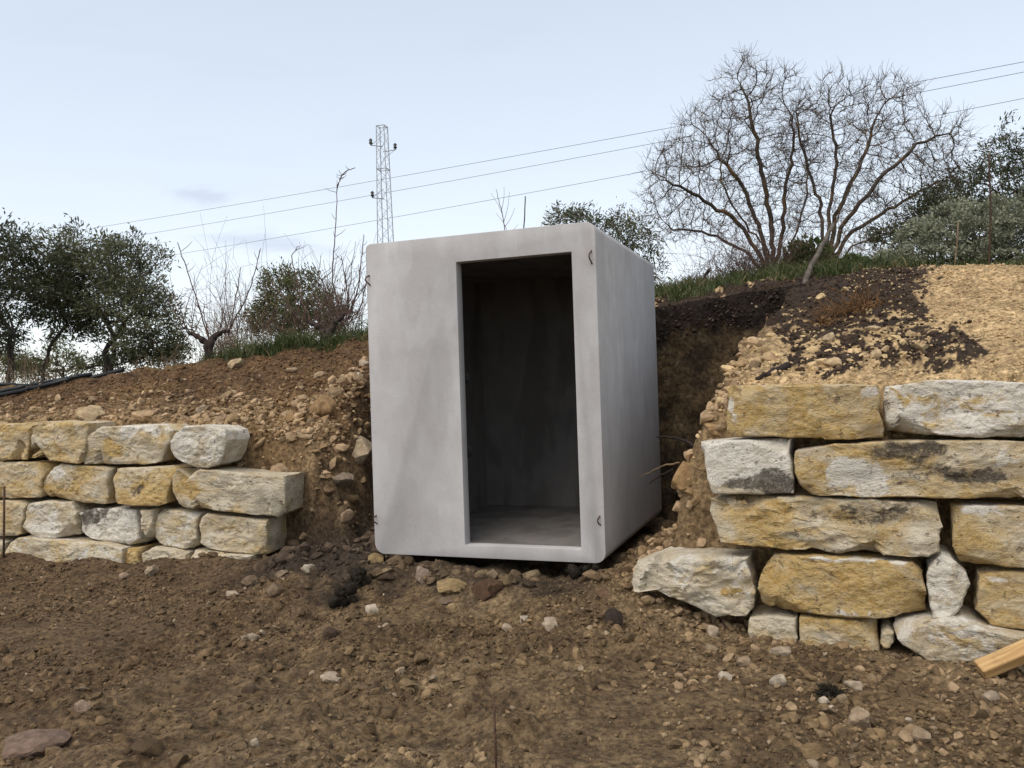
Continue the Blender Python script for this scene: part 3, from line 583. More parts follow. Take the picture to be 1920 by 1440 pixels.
ROCKS = [
 ('rock', 1614, 1348, 46, 1.05, TAN, 'largest smooth tan rock on the dirt before the right wall'),
 ('rock', 1727, 1380, 34, 1.0, TAN, 'rounded tan rock on the dirt below the wooden beam'),
 ('rock', 1459, 1276, 32, 0.8, WHITE, 'pale rock on the dirt below the two small bottom stones'),
 ('rock', 1359, 1268, 26, 0.6, WHITE, 'flat whitish rock among rubble left of the right wall foot'),
 ('rock', 1396, 1242, 30, 1.0, TAN, 'tan rock in the rubble under the rough low wall block'),
 ('rock', 1337, 1183, 24, 1.1, PALE, 'pinkish pale rock just below the rough low wall block'),
 ('rock', 1334, 1215, 26, 0.8, TAN, 'small tan rock below the pinkish pale one by the right wall'),
 ('rock', 1462, 1221, 42, 0.5, PALE, 'flat pale rock touching the foot of the right wall'),
 ('rock', 1580, 1310, 26, 0.8, TAN, 'tan rock touching the largest smooth rock on the dirt'),
 ('rock', 1545, 1313, 22, 0.7, WHITE, 'small white rock left of the largest smooth tan rock'),
 ('rock', 1562, 1328, 18, 0.6, WHITE, 'tiny white rock in the pair beside the largest tan rock'),
 ('rock', 1702, 1350, 17, 0.8, WHITE, 'small white rock above the rounded tan rock below the beam'),
 ('rock', 1858, 1305, 30, 0.9, PALE, 'pale angular rock on the dirt under the wooden beam'),
 ('rock', 1600, 1283, 34, 0.6, PALE, 'pale flat rock on the dirt beside the dark tuft of soil'),
 ('rock', 697, 1142, 26, 1.0, WHITE, 'white angular rock on the bare dirt left of the cabin doorway'),
 ('soil_clod', 620, 1188, 28, 1.1, (0.07, 0.046, 0.03), 'upright brown clod standing alone on the dirt below the black tuft', 'clod'),
 ('soil_clod', 1151, 1155, 34, 1.2, (0.04, 0.028, 0.022), 'dark brown clod on the dirt below the cabin right corner', 'clod'),
 ('rock', 1037, 1170, 42, 0.55, PALE, 'flat pale rock on the dirt straight below the doorway'),
 ('rock', 984, 1161, 17, 1.2, WHITE, 'small upright white rock on the dirt below the doorway'),
 ('rock', 951, 1176, 22, 0.7, PALE, 'small pale rock beside the upright white one below the doorway'),
 ('rock', 72, 1398, 115, 0.36, (0.17, 0.115, 0.083), 'long flat pinkish brown slab in the bottom left corner of the dirt'),
 ('rock', 156, 1322, 30, 0.7, (0.24, 0.175, 0.12), 'rounded rock on the dirt above the long flat slab'),
 ('rock', 478, 1392, 20, 1.0, PALE, 'small pale angular rock on the dirt at bottom left of centre'),
 ('rock', 466, 1288, 30, 0.9, (0.19, 0.13, 0.085), 'brown rock on the open dirt in the left foreground'),
 ('rock', 620, 1270, 40, 0.5, PALE, 'flat pale stone on the open dirt below the brown clod'),
 ('rock', 475, 1193, 22, 0.8, PALE, 'biggest of the row of pale pebbles on the dirt below the left wall'),
 ('rock', 493, 1186, 15, 0.9, PALE, 'right end pebble of the row of pale pebbles on the dirt'),
 ('rock', 458, 1195, 15, 0.7, PALE, 'left end pebble of the row of pale pebbles on the dirt'),
 ('rock', 581, 1066, 26, 0.8, WHITE, 'white rock on the black soil between left wall and cabin'),
 ('rock', 516, 1104, 36, 0.8, (0.15, 0.105, 0.065), 'brown block shaped rock below the end of the left wall'),
 ('rock', 524, 1074, 36, 0.35, (0.20, 0.15, 0.10), 'flat brown rock in the heap below the left wall end'),
 ('rock', 437, 1113, 26, 0.5, PALE, 'flat pale rock on the dirt below the left wall end'),
 ('rock', 286, 1070, 26, 1.0, (0.30, 0.23, 0.155), 'pale rock at the foot of the left wall beneath its third block'),
 ('rock', 234, 1080, 22, 0.8, (0.28, 0.21, 0.145), 'small rounded rock at the foot of the left wall'),
 ('rock', 650, 965, 32, 0.9, (0.26, 0.185, 0.12), 'round tan rock in the hollow beside the cabin left edge'),
 ('rock', 795, 1075, 32, 1.1, (0.27, 0.205, 0.155), 'pale pinkish rock under the cabin below its blank panel'),
 ('rock', 850, 1097, 62, 0.42, (0.24, 0.17, 0.085), 'long flat yellowish rock in the soil under the cabin'),
 ('soil_clod', 915, 1103, 62, 0.8, (0.085, 0.050, 0.029), 'reddish brown clod under the cabin below the doorway', 'clod'),
 ('rock', 922, 1076, 24, 1.0, (0.19, 0.14, 0.09), 'small grey brown rock lying on the reddish clod'),
 ('rock', 997, 1078, 36, 0.7, (0.36, 0.27, 0.16), 'pale yellow rock in the soil below the doorway sill'),
 ('rock', 1130, 1112, 32, 0.7, (0.13, 0.08, 0.048), 'reddish rock in the soil below the cabin right corner'),
 ('rock', 718, 1072, 40, 0.35, (0.22, 0.165, 0.095), 'flat sliver of stone beside the black grassy tuft'),
 ('rock', 705, 1046, 30, 0.8, (0.22, 0.155, 0.075), 'yellowish rock tucked under the cabin left bottom corner'),
 ('rock', 840, 1128, 36, 0.5, (0.16, 0.115, 0.078), 'grey brown rock on the dirt below the long yellowish rock'),
 ('rock', 170, 775, 52, 0.85, (0.40, 0.30, 0.18), 'large tan rock on the slope above the left wall'),
 ('rock', 205, 797, 44, 0.55, (0.40, 0.285, 0.165), 'tan rock against the top of the left wall beside a larger one'),
 ('rock', 443, 681, 32, 0.75, (0.36, 0.27, 0.165), 'rounded tan rock on the edge of the left slope by the grass'),
 ('rock', 270, 775, 44, 0.6, (0.36, 0.25, 0.14), 'tan clod on the slope above the third block of the left wall'),
 ('rock', 309, 797, 34, 0.55, (0.36, 0.27, 0.175), 'small tan rock between the top blocks of the left wall'),
 ('rock', 378, 765, 22, 0.9, (0.38, 0.30, 0.21), 'small pale rock halfway up the left slope'),
 ('rock', 548, 693, 26, 0.45, (0.36, 0.265, 0.17), 'flat pale rock near the top of the left slope'),
 ('rock', 600, 702, 24, 0.7, (0.33, 0.24, 0.15), 'pale rock near the top of the left slope nearest the cabin'),
 ('rock', 530, 881, 46, 0.75, (0.30, 0.215, 0.13), 'round tan rock resting on the longest block of the left wall'),
 ('rock', 455, 867, 32, 0.6, (0.28, 0.195, 0.115), 'tan rock in the rubble above the longest left wall block'),
 ('rock', 612, 760, 60, 1.0, (0.25, 0.16, 0.08), 'big brown lump of earth in the side of the excavation', 'clod'),
 ('rock', 672, 840, 62, 0.95, (0.34, 0.27, 0.18), 'big pale limestone slab leaning beside the cabin left edge'),
 ('rock', 636, 898, 56, 0.6, (0.24, 0.19, 0.14), 'grey limestone rock half buried in the side of the excavation'),
 ('rock', 685, 680, 24, 0.9, (0.42, 0.34, 0.25), 'pale rock high in the excavation side touching the cabin'),
 ('rock', 668, 705, 22, 1.0, (0.40, 0.32, 0.23), 'pale rock under the highest one in the excavation side'),
 ('rock', 1338, 800, 44, 0.75, (0.34, 0.225, 0.115), 'tan lump of earth on top of the wall end near the cabin', 'clod'),
 ('rock', 1285, 885, 62, 0.9, (0.30, 0.195, 0.095), 'big ochre lump of earth between cabin and right wall', 'clod'),
 ('rock', 1725, 650, 34, 0.6, (0.44, 0.33, 0.19), 'tan rock at the right end of the dark tipped soil'),
 ('rock', 1554, 632, 24, 0.9, (0.46, 0.36, 0.23), 'pale rock in the middle of the dark tipped soil'),
 ('rock', 1564, 678, 36, 0.7, (0.46, 0.34, 0.20), 'large pale rock low on the dark tipped soil above the wall'),
 ('rock', 1637, 615, 30, 0.5, (0.44, 0.33, 0.20), 'flat pale rock in the tipped soil below the orange weeds'),
 ('rock', 1640, 662, 26, 0.8, (0.44, 0.33, 0.20), 'pale round rock low in the dark tipped soil'),
 ('rock', 1325, 576, 26, 0.6, (0.34, 0.25, 0.16), 'pale rock stuck in the dark topsoil below the grass edge'),
]
for i, r_ in enumerate(ROCKS):
    nm, px, py, wp, ra, c_, lb = r_[:7]
    rock_at(nm, px, py, wp, ra, c_, lb, r_[7] if len(r_) > 7 else 'rock', seed=i*7+3, ang=0.25+0.7*((i*5) % 4)/3, tilt=0.25*math.sin(i*2.7))

# ------------------------------------------------------------------ the concrete cabin
def build_cabin():
    root = empty('concrete_cabin', Vector(BX0), 'precast grey concrete cabin with an open doorway, set into the bank', 'cabin')
    root.rotation_euler = (0, 0, 0)
    Rm = Matrix(((BA[0], BB[0], 0), (BA[1], BB[1], 0), (0, 0, 1)))     # local s (left), q (depth), z
    def front_uv(px, py):
        r = ray(px, py); nrm = np.cross(BA, [0, 0, 1.0]); t = ((BX0-CAM)@nrm)/(r@nrm); P = CAM+r*t-BX0; return P@BA, P[2]
    dl = [front_uv(857, 491), front_uv(1074, 472), front_uv(1087, 1034), front_uv(870, 1024)]
    s0 = (dl[1][0]+dl[2][0])/2; s1 = (dl[0][0]+dl[3][0])/2; z0 = (dl[2][1]+dl[3][1])/2; z1 = (dl[0][1]+dl[1][1])/2
    print('door', dl, s0, s1, z0, z1)
    def prism(rr, s0, s1, z0, z1, q0, q1, seg=7):
        pts = []
        for cx, cz, a0, r in ((s0, z0, 180, rr[0]), (s1, z0, 270, rr[1]), (s1, z1, 0, rr[2]), (s0, z1, 90, rr[3])):
            ccx = cx+(r if cx == s0 else -r); ccz = cz+(r if cz == z0 else -r)
            if r <= 0: pts.append((cx, cz)); continue
            for k in range(seg+1):
                a = math.radians(a0+90*k/seg); pts.append((ccx+r*math.cos(a), ccz+r*math.sin(a)))
        bm = bmesh.new(); A = [bm.verts.new((p[0], q0, p[1])) for p in pts]; B = [bm.verts.new((p[0], q1, p[1])) for p in pts]
        bm.faces.new(A); bm.faces.new(B[::-1]); n = len(pts)
        for k in range(n): bm.faces.new((A[k], B[k], B[(k+1) % n], A[(k+1) % n])[::-1])
        bmesh.ops.recalc_face_normals(bm, faces=bm.faces); me = bpy.data.meshes.new('shell'); bm.to_mesh(me); bm.free(); return me
    th = 0.10
    outer = bpy.data.objects.new('tmp_o', prism((0.075, 0.085, 0.045, 0.07), 0, BW, 0, BH, 0, BD)); COL.objects.link(outer)
    cut1 = bpy.data.objects.new('tmp_c', prism((0.0, 0.0, 0, 0), th, BW-th, z0, BH-0.11, th, BD-th)); COL.objects.link(cut1)
    cut2 = bpy.data.objects.new('tmp_d', prism((0, 0, 0, 0), s0, s1, z0+0.012, z1, -0.2, th+0.2)); COL.objects.link(cut2)
    for c in (cut1, cut2):
        m = outer.modifiers.new('b', 'BOOLEAN'); m.operation = 'DIFFERENCE'; m.object = c; m.solver = 'EXACT'
    bv = outer.modifiers.new('bev', 'BEVEL'); bv.width = 0.005; bv.segments = 2; bv.limit_method = 'ANGLE'; bv.angle_limit = math.radians(40)
    dg = bpy.context.evaluated_depsgraph_get(); me = bpy.data.meshes.new_from_object(outer.evaluated_get(dg)); me.name = 'shell'
    for o in (outer, cut1, cut2): bpy.data.objects.remove(o, do_unlink=True)
    me.transform(Rm.to_4x4())
    if Rm.determinant() < 0: me.flip_normals()
    for p in me.polygons: p.use_smooth = True
    me.set_sharp_from_angle(angle=math.radians(30))
    # inside faces: stained concrete, its colour darkened to give the room its shade
    me.materials.clear(); me.materials.append(M_CONC); me.materials.append(M_CONC_SHADED)
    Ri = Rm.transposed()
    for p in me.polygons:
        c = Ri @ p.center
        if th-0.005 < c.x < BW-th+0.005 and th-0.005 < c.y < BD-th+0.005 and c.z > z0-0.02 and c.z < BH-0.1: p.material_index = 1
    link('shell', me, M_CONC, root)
    def loc(s, q, z): return np.array(BA)*s+np.array(BB)*q+np.array([0, 0, z])
    def hook(px, py0, py1, bulge, lean):
        t = Tubes(); pts = []
        for k in range(11):
            a = k/10; py = py0+(py1-py0)*a; s, z = front_uv(px, py)
            pts.append(loc(s+bulge*math.sin(math.pi*min(1, a*1.15))*0.9, 0.02-0.055*math.sin(math.pi*a)-lean*a, z))
        t.add(pts, 0.0052, 6); link('lifting_loop', t.mesh('lifting_loop'), M_RUST, root)
    hook(694, 514, 536, 0.022, 0.012); hook(1110, 467, 496, 0.012, 0.012); hook(707, 964, 984, 0.018, 0.0); hook(1126, 965, 987, 0.014, 0.0)
    for py in (710, 848):                                     # broken-out fixing pockets on the inner side of the doorway
        s, z = front_uv(876, py); P, Fc = rock_shape(3, int(py), 0.5); P = P*np.array([0.035, 0.035, 0.05])+loc(s1+0.002, th+0.025, z)
        m = np_mesh('fixing_pocket', P, Fc); vcol(m, 'col', np.full((len(P), 3), 0.018)); link('fixing_pocket', m, M_ROCK, root)
build_cabin()

# ------------------------------------------------------------------ dry stone walls
def wall_plane(left):
    if left: P0 = np.array([-1.95, 7.0, 0]); D = np.array([-1, 0.268, 0.0])
    else: P0 = np.array([1.11, 5.15, 0]); D = np.array([-1, 0.445, 0.0])
    D /= np.linalg.norm(D); nb = np.array([D[1], -D[0], 0.0])               # pointing into the bank
    return P0, D, (nb if nb[1] > 0 else -nb)
def build_stone(root, poly, left, seed, stains, proud=0.0, depth=0.45, rough=1.0, ang=0.6, muck=0.0):
    P0, D, NB = wall_plane(left); r = np.random.default_rng(seed)
    pts = []
    for px, py in poly:
        d = ray(px, py); t = ((P0-CAM)@NB-proud)/(d@NB); pts.append(CAM+d*t)
    pts = np.array(pts); s = (pts-P0)@(-D); z = pts[:, 2]                     # s to the right
    c = np.array([(s.min()+s.max())/2, (z.min()+z.max())/2]); hw, hh = (s.max()-s.min())/2, (z.max()-z.min())/2
    pl = np.stack([s, z], 1)-c
    n4, K = (112, 19) if seed < 140 else (64, 10)
    # ring directions follow the perimeter of the bounding rectangle
    per = 2*(hw+hh)*2; tt = (np.arange(n4)+0.5)/n4*per; dirs = []
    for q in tt:
        if q < 2*hw: dirs.append((-hw+q, hh))
        elif q < 2*hw+2*hh: dirs.append((hw, hh-(q-2*hw)))
        elif q < 4*hw+2*hh: dirs.append((hw-(q-2*hw-2*hh), -hh))
        else: dirs.append((-hw, -hh+(q-4*hw-2*hh)))
    dirs = np.array(dirs); bd = np.zeros_like(dirs)
    for i, d in enumerate(dirs):
        best = 1.0
        for k in range(len(pl)):
            a, b = pl[k], pl[(k+1) % len(pl)]; e = b-a; den = d[0]*e[1]-d[1]*e[0]
            if abs(den) < 1e-9: continue
            t = (a[0]*e[1]-a[1]*e[0])/den; u = (a[0]*d[1]-a[1]*d[0])/den
            if t > 0 and -1e-6 <= u <= 1+1e-6: best = t; break
        bd[i] = d*best
    pd = np.linalg.norm(pl, axis=1); used = set()
    for k in range(len(pl)):
        cs = (dirs@pl[k])/(np.linalg.norm(dirs, axis=1)*pd[k]+1e-9); i = int(cs.argmax())
        if i not in used and np.linalg.norm(bd[i]-pl[k]) < 0.05: bd[i] = pl[k]; used.add(i)
    rings = []; bev = min(0.013, 0.12*hh)
    ln = np.linalg.norm(bd, axis=1)[:, None]
    for k in range(1, K+1):
        f = k/K; rr = bd*(1-bev/ln)*f; rings.append(np.column_stack([rr, np.zeros(n4)]))
    rings.append(np.column_stack([bd*(1-0.35*bev/ln), np.full(n4, bev*0.35)])); rings.append(np.column_stack([bd, np.full(n4, bev*1.1)]))
    for w_ in (0.07, 0.12, 0.18, 0.25, 0.33, 0.42): rings.append(np.column_stack([bd*(1-0.10*w_), np.full(n4, w_*depth/0.45)]))
    rings.append(np.column_stack([bd*0.55, np.full(n4, depth*1.02)]))
    L_ = np.concatenate([[[0, 0, 0]]]+rings+[[[0, 0, depth*1.03]]])           # (s, z, w)
    # chipped corners and edges
    for k in range(int(6*ang)+2):
        q = r.integers(0, n4); a = np.array([bd[q, 0], bd[q, 1], 0.0]); nn = np.array([bd[q, 0]/hw, bd[q, 1]/hh, -r.uniform(0.5, 1.6)]); nn += r.normal(0, 0.25, 3); nn /= np.linalg.norm(nn)
        h = a@nn-r.uniform(0.003, 0.020)*ang; dd = L_@nn-h; lim = np.hypot(L_[:, 0]-a[0], L_[:, 1]-a[1]) < 0.22
        L_ = L_-np.where((dd > 0) & (dd < 0.09) & lim, dd, 0)[:, None]*nn*0.95
    # broad facets of the broken face
    tilt = r.normal(0, 0.035, 2)*rough; fr = np.clip(1-L_[:, 2]/0.06, 0, 1)
    L_[:, 2] += fr*(tilt[0]*L_[:, 0]*0.5+tilt[1]*L_[:, 1])
    Q = np.column_stack([L_[:, 0], L_[:, 2], L_[:, 1]])+seed*3.17
    n_b = fbm(Q*np.array([3, 3, 5.0]), 2); n_m = fbm(Q*np.array([8, 8, 10.0]), 3); n_s = fbm(Q*np.array([24, 24, 30.0]), 2); rid = 1-np.abs(noise3(Q*np.array([6, 6, 9.0])+40))*2
    L_[:, 2] -= fr*rough*(0.012*n_b+0.007*n_m+0.007*n_s+0.003*np.clip(rid, 0, 1)**2+0.011*np.round(2.6*fbm(Q*np.array([3.4, 3.4, 5.5])+21, 3))/2.6)
    out = np.zeros_like(L_); rad = np.hypot(L_[:, 0]/hw, L_[:, 1]/hh)[:, None]; edge = np.clip((rad[:, 0]-0.6)/0.4, 0, 1)
    L_[:, 0] += edge*np.sign(L_[:, 0])*(0.012*n_m+0.004*n_s)*rough; L_[:, 1] += edge*(0.008*noise3(Q*np.array([6, 6, 3.0])+9)+0.004*n_s)*rough
    W_ = P0+(-D)*(L_[:, 0]+c[0])[:, None]+NB*(L_[:, 2]-proud)[:, None]; W_[:, 2] = L_[:, 1]+c[1]
    nr = len(rings); idx = 1+np.arange(nr*n4).reshape(nr, n4); j = np.arange(n4); j2 = (j+1) % n4
    Fq = np.concatenate([np.stack([idx[k][j], idx[k][j2], idx[k+1][j2], idx[k+1][j]], 1) for k in range(nr-1)])
    Ft = np.concatenate([np.stack([np.zeros(n4, int), idx[0][j2], idx[0][j]], 1), np.stack([np.full(n4, len(L_)-1), idx[-1][j], idx[-1][j2]], 1)])
    cen = W_.mean(0); Vm = W_-cen
    me = np_mesh('stone', Vm, Fq[:, ::-1], Ft[:, ::-1]); 
    bm = bmesh.new(); bm.from_mesh(me); bmesh.ops.recalc_face_normals(bm, faces=bm.faces); bm.to_mesh(me); bm.free()
    for p in me.polygons: p.use_smooth = True
    me.set_sharp_from_angle(angle=math.radians(42))
    px, py = to_px(W_); S = np.zeros((len(W_), 4)); base = stains.get('base', (0.3, 0.12, 0.1)); S[:, :3] = np.array(base)+[0.02, 0.02, 0.09]; S[:, 3] = muck
    wx = px+16*fbm(Q*7, 3); wy = py+10*fbm(Q*7+30, 3)
    for (bx, by, rx, ry, ch, val) in stains.get('blobs', ()):
        d = np.sqrt(((wx-bx)/rx)**2+((wy-by)/ry)**2); m = np.clip(1.45-0.85*d, 0, 1)
        S[:, ch] = S[:, ch]*(1-m)+val*(0.78, 0.95, 0.74)[ch]*m
    vcol(me, 'stain', S)
    o = link('stone', me, M_STONE, root); o.location = Vector(cen)-root.location; return o

def zr(pts): return [(1180+0.3854*a, 680+0.3854*b) for a, b in pts]
def zl(pts): return [(0.375*a, 740+0.375*b) for a, b in pts]
OCH, DRK, WHT = 0, 1, 2
RW = [
 (zr([(480,130),(500,112),(700,108),(1000,105),(1200,110),(1225,170),(1212,230),(1240,285),(1238,370),(1000,376),(700,362),(500,360),(475,330)]), dict(base=(0.42,0.05,0.02), blobs=[(1630,730,22,12,WHT,0.9),(1375,775,10,40,WHT,0.7)]), 0.01, 0.8),
 (zr([(1248,120),(1420,95),(1600,82),(1800,90),(1980,100),(2200,110),(2210,372),(1900,366),(1600,362),(1300,350),(1252,338),(1235,230)]), dict(base=(0.28,0.16,0.42), blobs=[(1690,755,24,40,OCH,0.75),(1700,770,14,20,DRK,0.35),(1800,725,120,12,WHT,0.95),(1810,790,20,12,WHT,0.95)]), -0.01, 1.1),
 (zr([(328,390),(450,378),(785,372),(780,440),(798,560),(800,638),(640,642),(400,640),(385,600),(365,490)]), dict(base=(0.10,0.0,0.75), blobs=[(1455,905,40,28,DRK,1.0),(1400,905,55,16,DRK,0.75),(1390,915,70,14,WHT,0.1)]), 0.0, 0.6),
 (zr([(800,430),(1000,396),(1400,380),(1920,385),(2300,390),(2310,668),(1900,664),(1300,656),(870,648),(830,600),(806,510)]), dict(base=(0.30,0.20,0.22), blobs=[(1690,850,66,26,DRK,0.74),(1810,890,100,16,DRK,0.74),(1745,842,34,12,DRK,0.85),(1700,895,36,22,DRK,0.55),(1580,885,32,22,WHT,0.95),(1640,900,28,26,WHT,0.95),(1900,860,30,20,WHT,0.6)]), 0.02, 1.1),
 (zr([(395,664),(600,650),(900,656),(1300,672),(1490,685),(1518,800),(1500,920),(1460,948),(1100,930),(800,913),(440,880),(420,800),(388,710)]), dict(base=(0.24,0.26,0.12), blobs=[(1400,975,60,34,OCH,0.62),(1440,1022,90,7,OCH,0.7),(1460,945,14,6,OCH,0.95),(1610,968,90,18,DRK,0.64),(1690,952,46,16,DRK,0.62),(1640,1005,90,20,DRK,0.45)]), 0.0, 1.4),
 (zr([(1565,692),(1920,702),(2200,707),(2210,1008),(1900,998),(1610,990),(1575,900),(1570,780)]), dict(base=(0.36,0.05,0.1), blobs=[(1820,1020,36,18,OCH,0.75),(1840,955,40,14,WHT,0.8)]), -0.01, 0.8),
 (zr([(30,975),(130,945),(300,945),(580,950),(590,1020),(605,1100),(600,1200),(560,1235),(430,1240),(250,1160),(120,1110),(20,1120),(10,1040)]), dict(base=(0.10,0.20,0.30), blobs=[(1372,1107,16,9,OCH,0.98)]), -0.02, 1.7),
 (zr([(690,942),(900,945),(1200,960),(1380,975),(1436,1020),(1446,1150),(1456,1225),(1200,1252),(900,1230),(740,1225),(645,1180),(620,1100),(645,1000)]), dict(base=(0.48,0.10,0.0), blobs=[(1600,1050,120,6,WHT,0.8),(1570,1150,150,7,WHT,0.6)]), 0.02, 0.9),
 (zr([(1455,995),(1520,930),(1570,950),(1640,1030),(1662,1080),(1620,1200),(1560,1252),(1480,1248),(1462,1180),(1446,1080)]), dict(base=(0.12,0.0,0.5), blobs=[(1790,1140,40,20,OCH,0.5)]), 0.02, 0.9),
 (zr([(1700,1030),(1750,1020),(1920,1020),(2200,1025),(2200,1320),(1900,1308),(1760,1280),(1690,1200)]), dict(base=(0.36,0.10,0.05), blobs=[(1870,1085,40,10,WHT,0.7),(1835,1150,10,60,DRK,0.5)]), -0.03, 0.9),
 (zr([(580,1245),(720,1233),(810,1248),(815,1370),(815,1440),(580,1440)]), dict(base=(0.18,0.0,0.2)), -0.01, 0.8),
 (zr([(830,1240),(1000,1250),(1200,1262),(1222,1400),(1215,1450),(822,1450)]), dict(base=(0.34,0.08,0.0)), 0.0, 0.8),
 (zr([(1290,1275),(1420,1258),(1620,1246),(1760,1305),(1900,1330),(2000,1342),(2000,1460),(1450,1460),(1330,1380),(1285,1315)]), dict(base=(0.2,0.05,0.35), blobs=[(1725,1200,40,20,DRK,0.35)]), 0.07, 0.9),
 (zr([(1222,1320),(1255,1296),(1285,1320),(1288,1375),(1250,1395),(1222,1375)]), dict(base=(0.2,0.1,0.0)), 0.05, 0.8),
]
LW = [
 (zl([(-160,146),(0,150),(130,140),(155,152),(148,230),(135,325),(0,331),(-160,330)]), dict(base=(0.36,0.02,0.05), blobs=[(8,803,8,7,OCH,0.98)])),
 (zl([(166,156),(205,134),(430,142),(432,165),(420,260),(402,338),(390,345),(200,328),(152,316),(156,220)]), dict(base=(0.34,0.02,0.05))),
 (zl([(426,215),(480,162),(620,154),(810,152),(846,185),(846,240),(800,335),(770,346),(560,354),(422,347),(414,330)]), dict(base=(0.22,0.12,0.1), blobs=[(270,805,50,12,WHT,0.9),(205,845,18,14,DRK,0.35),(215,840,16,10,OCH,0.9)])),
 (zl([(843,240),(875,200),(930,155),(1020,156),(1085,164),(1120,180),(1135,230),(1105,310),(1080,352),(1030,370),(930,357),(872,318),(846,280)]), dict(base=(0.18,0.12,0.45))),
 (zl([(-160,342),(0,337),(180,338),(230,352),(212,420),(202,513),(100,519),(-160,522)]), dict(base=(0.36,0.02,0.0))),
 (zl([(222,395),(300,347),(420,355),(538,373),(540,450),(540,545),(430,542),(300,527),(218,512),(212,450)]), dict(base=(0.30,0.05,0.1), blobs=[(110,882,20,10,WHT,0.8),(100,915,30,10,OCH,0.7)])),
 (zl([(558,373),(700,365),(830,358),(868,373),(850,460),(830,542),(790,558),(640,556),(558,542),(554,450)]), dict(base=(0.36,0.14,0.0), blobs=[(262,915,12,10,DRK,0.7),(265,940,40,8,OCH,0.85)])),
 (zl([(852,440),(884,374),(960,368),(1120,384),(1290,404),(1425,408),(1422,500),(1414,596),(1370,622),(1230,596),(1060,580),(905,566),(866,500)]), dict(base=(0.24,0.06,0.1), blobs=[(355,915,16,10,OCH,0.9),(360,930,6,4,OCH,1.0),(500,920,70,30,OCH,0.1)])),
 (zl([(-140,534),(0,529),(90,529),(120,547),(112,620),(102,698),(50,712),(-140,712)]), dict(base=(0.20,0.22,0.1))),
 (zl([(130,549),(200,534),(350,539),(382,590),(386,650),(366,706),(260,720),(142,706),(114,690),(118,600)]), dict(base=(0.16,0.14,0.3), blobs=[(105,985,8,22,WHT,0.95)])),
 (zl([(402,592),(450,568),(560,566),(680,578),(690,640),(702,740),(688,752),(520,741),(412,708),(400,640)]), dict(base=(0.12,0.02,0.55), blobs=[(168,970,16,18,DRK,0.85),(190,958,24,8,DRK,0.7)])),
 (zl([(700,578),(758,575),(762,640),(755,700),(735,720),(708,700)]), dict(base=(0.15,0.12,0.1))),
 (zl([(770,602),(792,574),(900,582),(990,594),(982,680),(986,758),(940,772),(792,752),(774,690)]), dict(base=(0.14,0.14,0.3))),
 (zl([(998,612),(1014,596),(1190,612),(1325,628),(1335,720),(1326,800),(1310,808),(1180,792),(1044,772),(1000,740),(992,680)]), dict(base=(0.24,0.03,0.15))),
 (zl([(20,742),(100,714),(300,732),(500,748),(606,774),(606,900),(20,900)]), dict(base=(0.24,0.05,0.3))),
 (zl([(616,775),(690,770),(698,840),(690,900),(618,900)]), dict(base=(0.4,0.02,0.0))),
 (zl([(708,796),(760,766),(840,776),(918,800),(926,900),(712,900)]), dict(base=(0.2,0.25,0.0))),
 (zl([(932,785),(1100,795),(1250,810),(1250,900),(936,900)]), dict(base=(0.22,0.03,0.3))),
 (zl([(-150,728),(-40,722),(10,745),(10,900),(-150,900)]), dict(base=(0.2,0.1,0.1))),
]
# the walls run on past both edges of the picture
def run_on(xs, rows, slope, seed):
    r = np.random.default_rng(seed); out = []
    for (t0, t1) in rows:
        a = xs[0]
        while a < xs[1]:
            b = min(a+r.uniform(*xs[2]), xs[1]+6); j = lambda: r.uniform(-3, 3)
            f = lambda x, y: y+slope*(x-xs[3])*(1 if y > 900 else 0.35)
            q = [(a+3, t0+j()), ((a+b)/2, t0-2+j()), (b-3, t0+j()), (b-2+j(), (t0+t1)/2), (b-3, t1+j()), ((a+b)/2, t1+2+j()), (a+3, t1+j()), (a+2+j(), (t0+t1)/2)]
            out.append([(x, f(x, y)) for x, y in q]); a = b
    return out
LEFT_ON = run_on((-430, -62, (70, 120), -62), [(795, 862), (868, 934), (940, 1006), (1014, 1070)], 0.06, 5)
RIGHT_ON = run_on((2036, 2420, (130, 200), 2036), [(722, 820), (830, 936), (952, 1068), (1076, 1190)], 0.10, 6)
P0, D_, NB_ = wall_plane(False); wr = empty('stone_wall', Vector((1.9, 4.85, 0.0)), 'right dry stone wall of long ochre and white limestone blocks', 'stone wall', None)
for i, (pl_, st, pr, ro) in enumerate(RW): build_stone(wr, pl_, False, 40+i, st, proud=pr, rough=ro, ang=0.8, depth=0.42)
wl = empty('stone_wall', Vector((-3.2, 7.3, 0.05)), 'left dry stone wall of smaller squarish cream limestone blocks', 'stone wall', None)
for i, (pl_, st) in enumerate(LW): build_stone(wl, pl_, True, 80+i, st, proud=0.03*math.sin(i*2.4)+(0.05 if i == 7 else 0)+(0.06 if i >= 14 else 0), rough=1.1, ang=0.9, depth=0.40)

for i, pl_ in enumerate(LEFT_ON): build_stone(wl, pl_, True, 140+i, dict(base=(0.28, 0.06, 0.1)), proud=0.02*math.sin(i*1.7), rough=1.1, ang=0.9, depth=0.40)
for i, pl_ in enumerate(RIGHT_ON): build_stone(wr, pl_, False, 170+i, dict(base=(0.34, 0.08, 0.1)), proud=0.015*math.sin(i*1.7), rough=1.0, ang=0.8, depth=0.42)

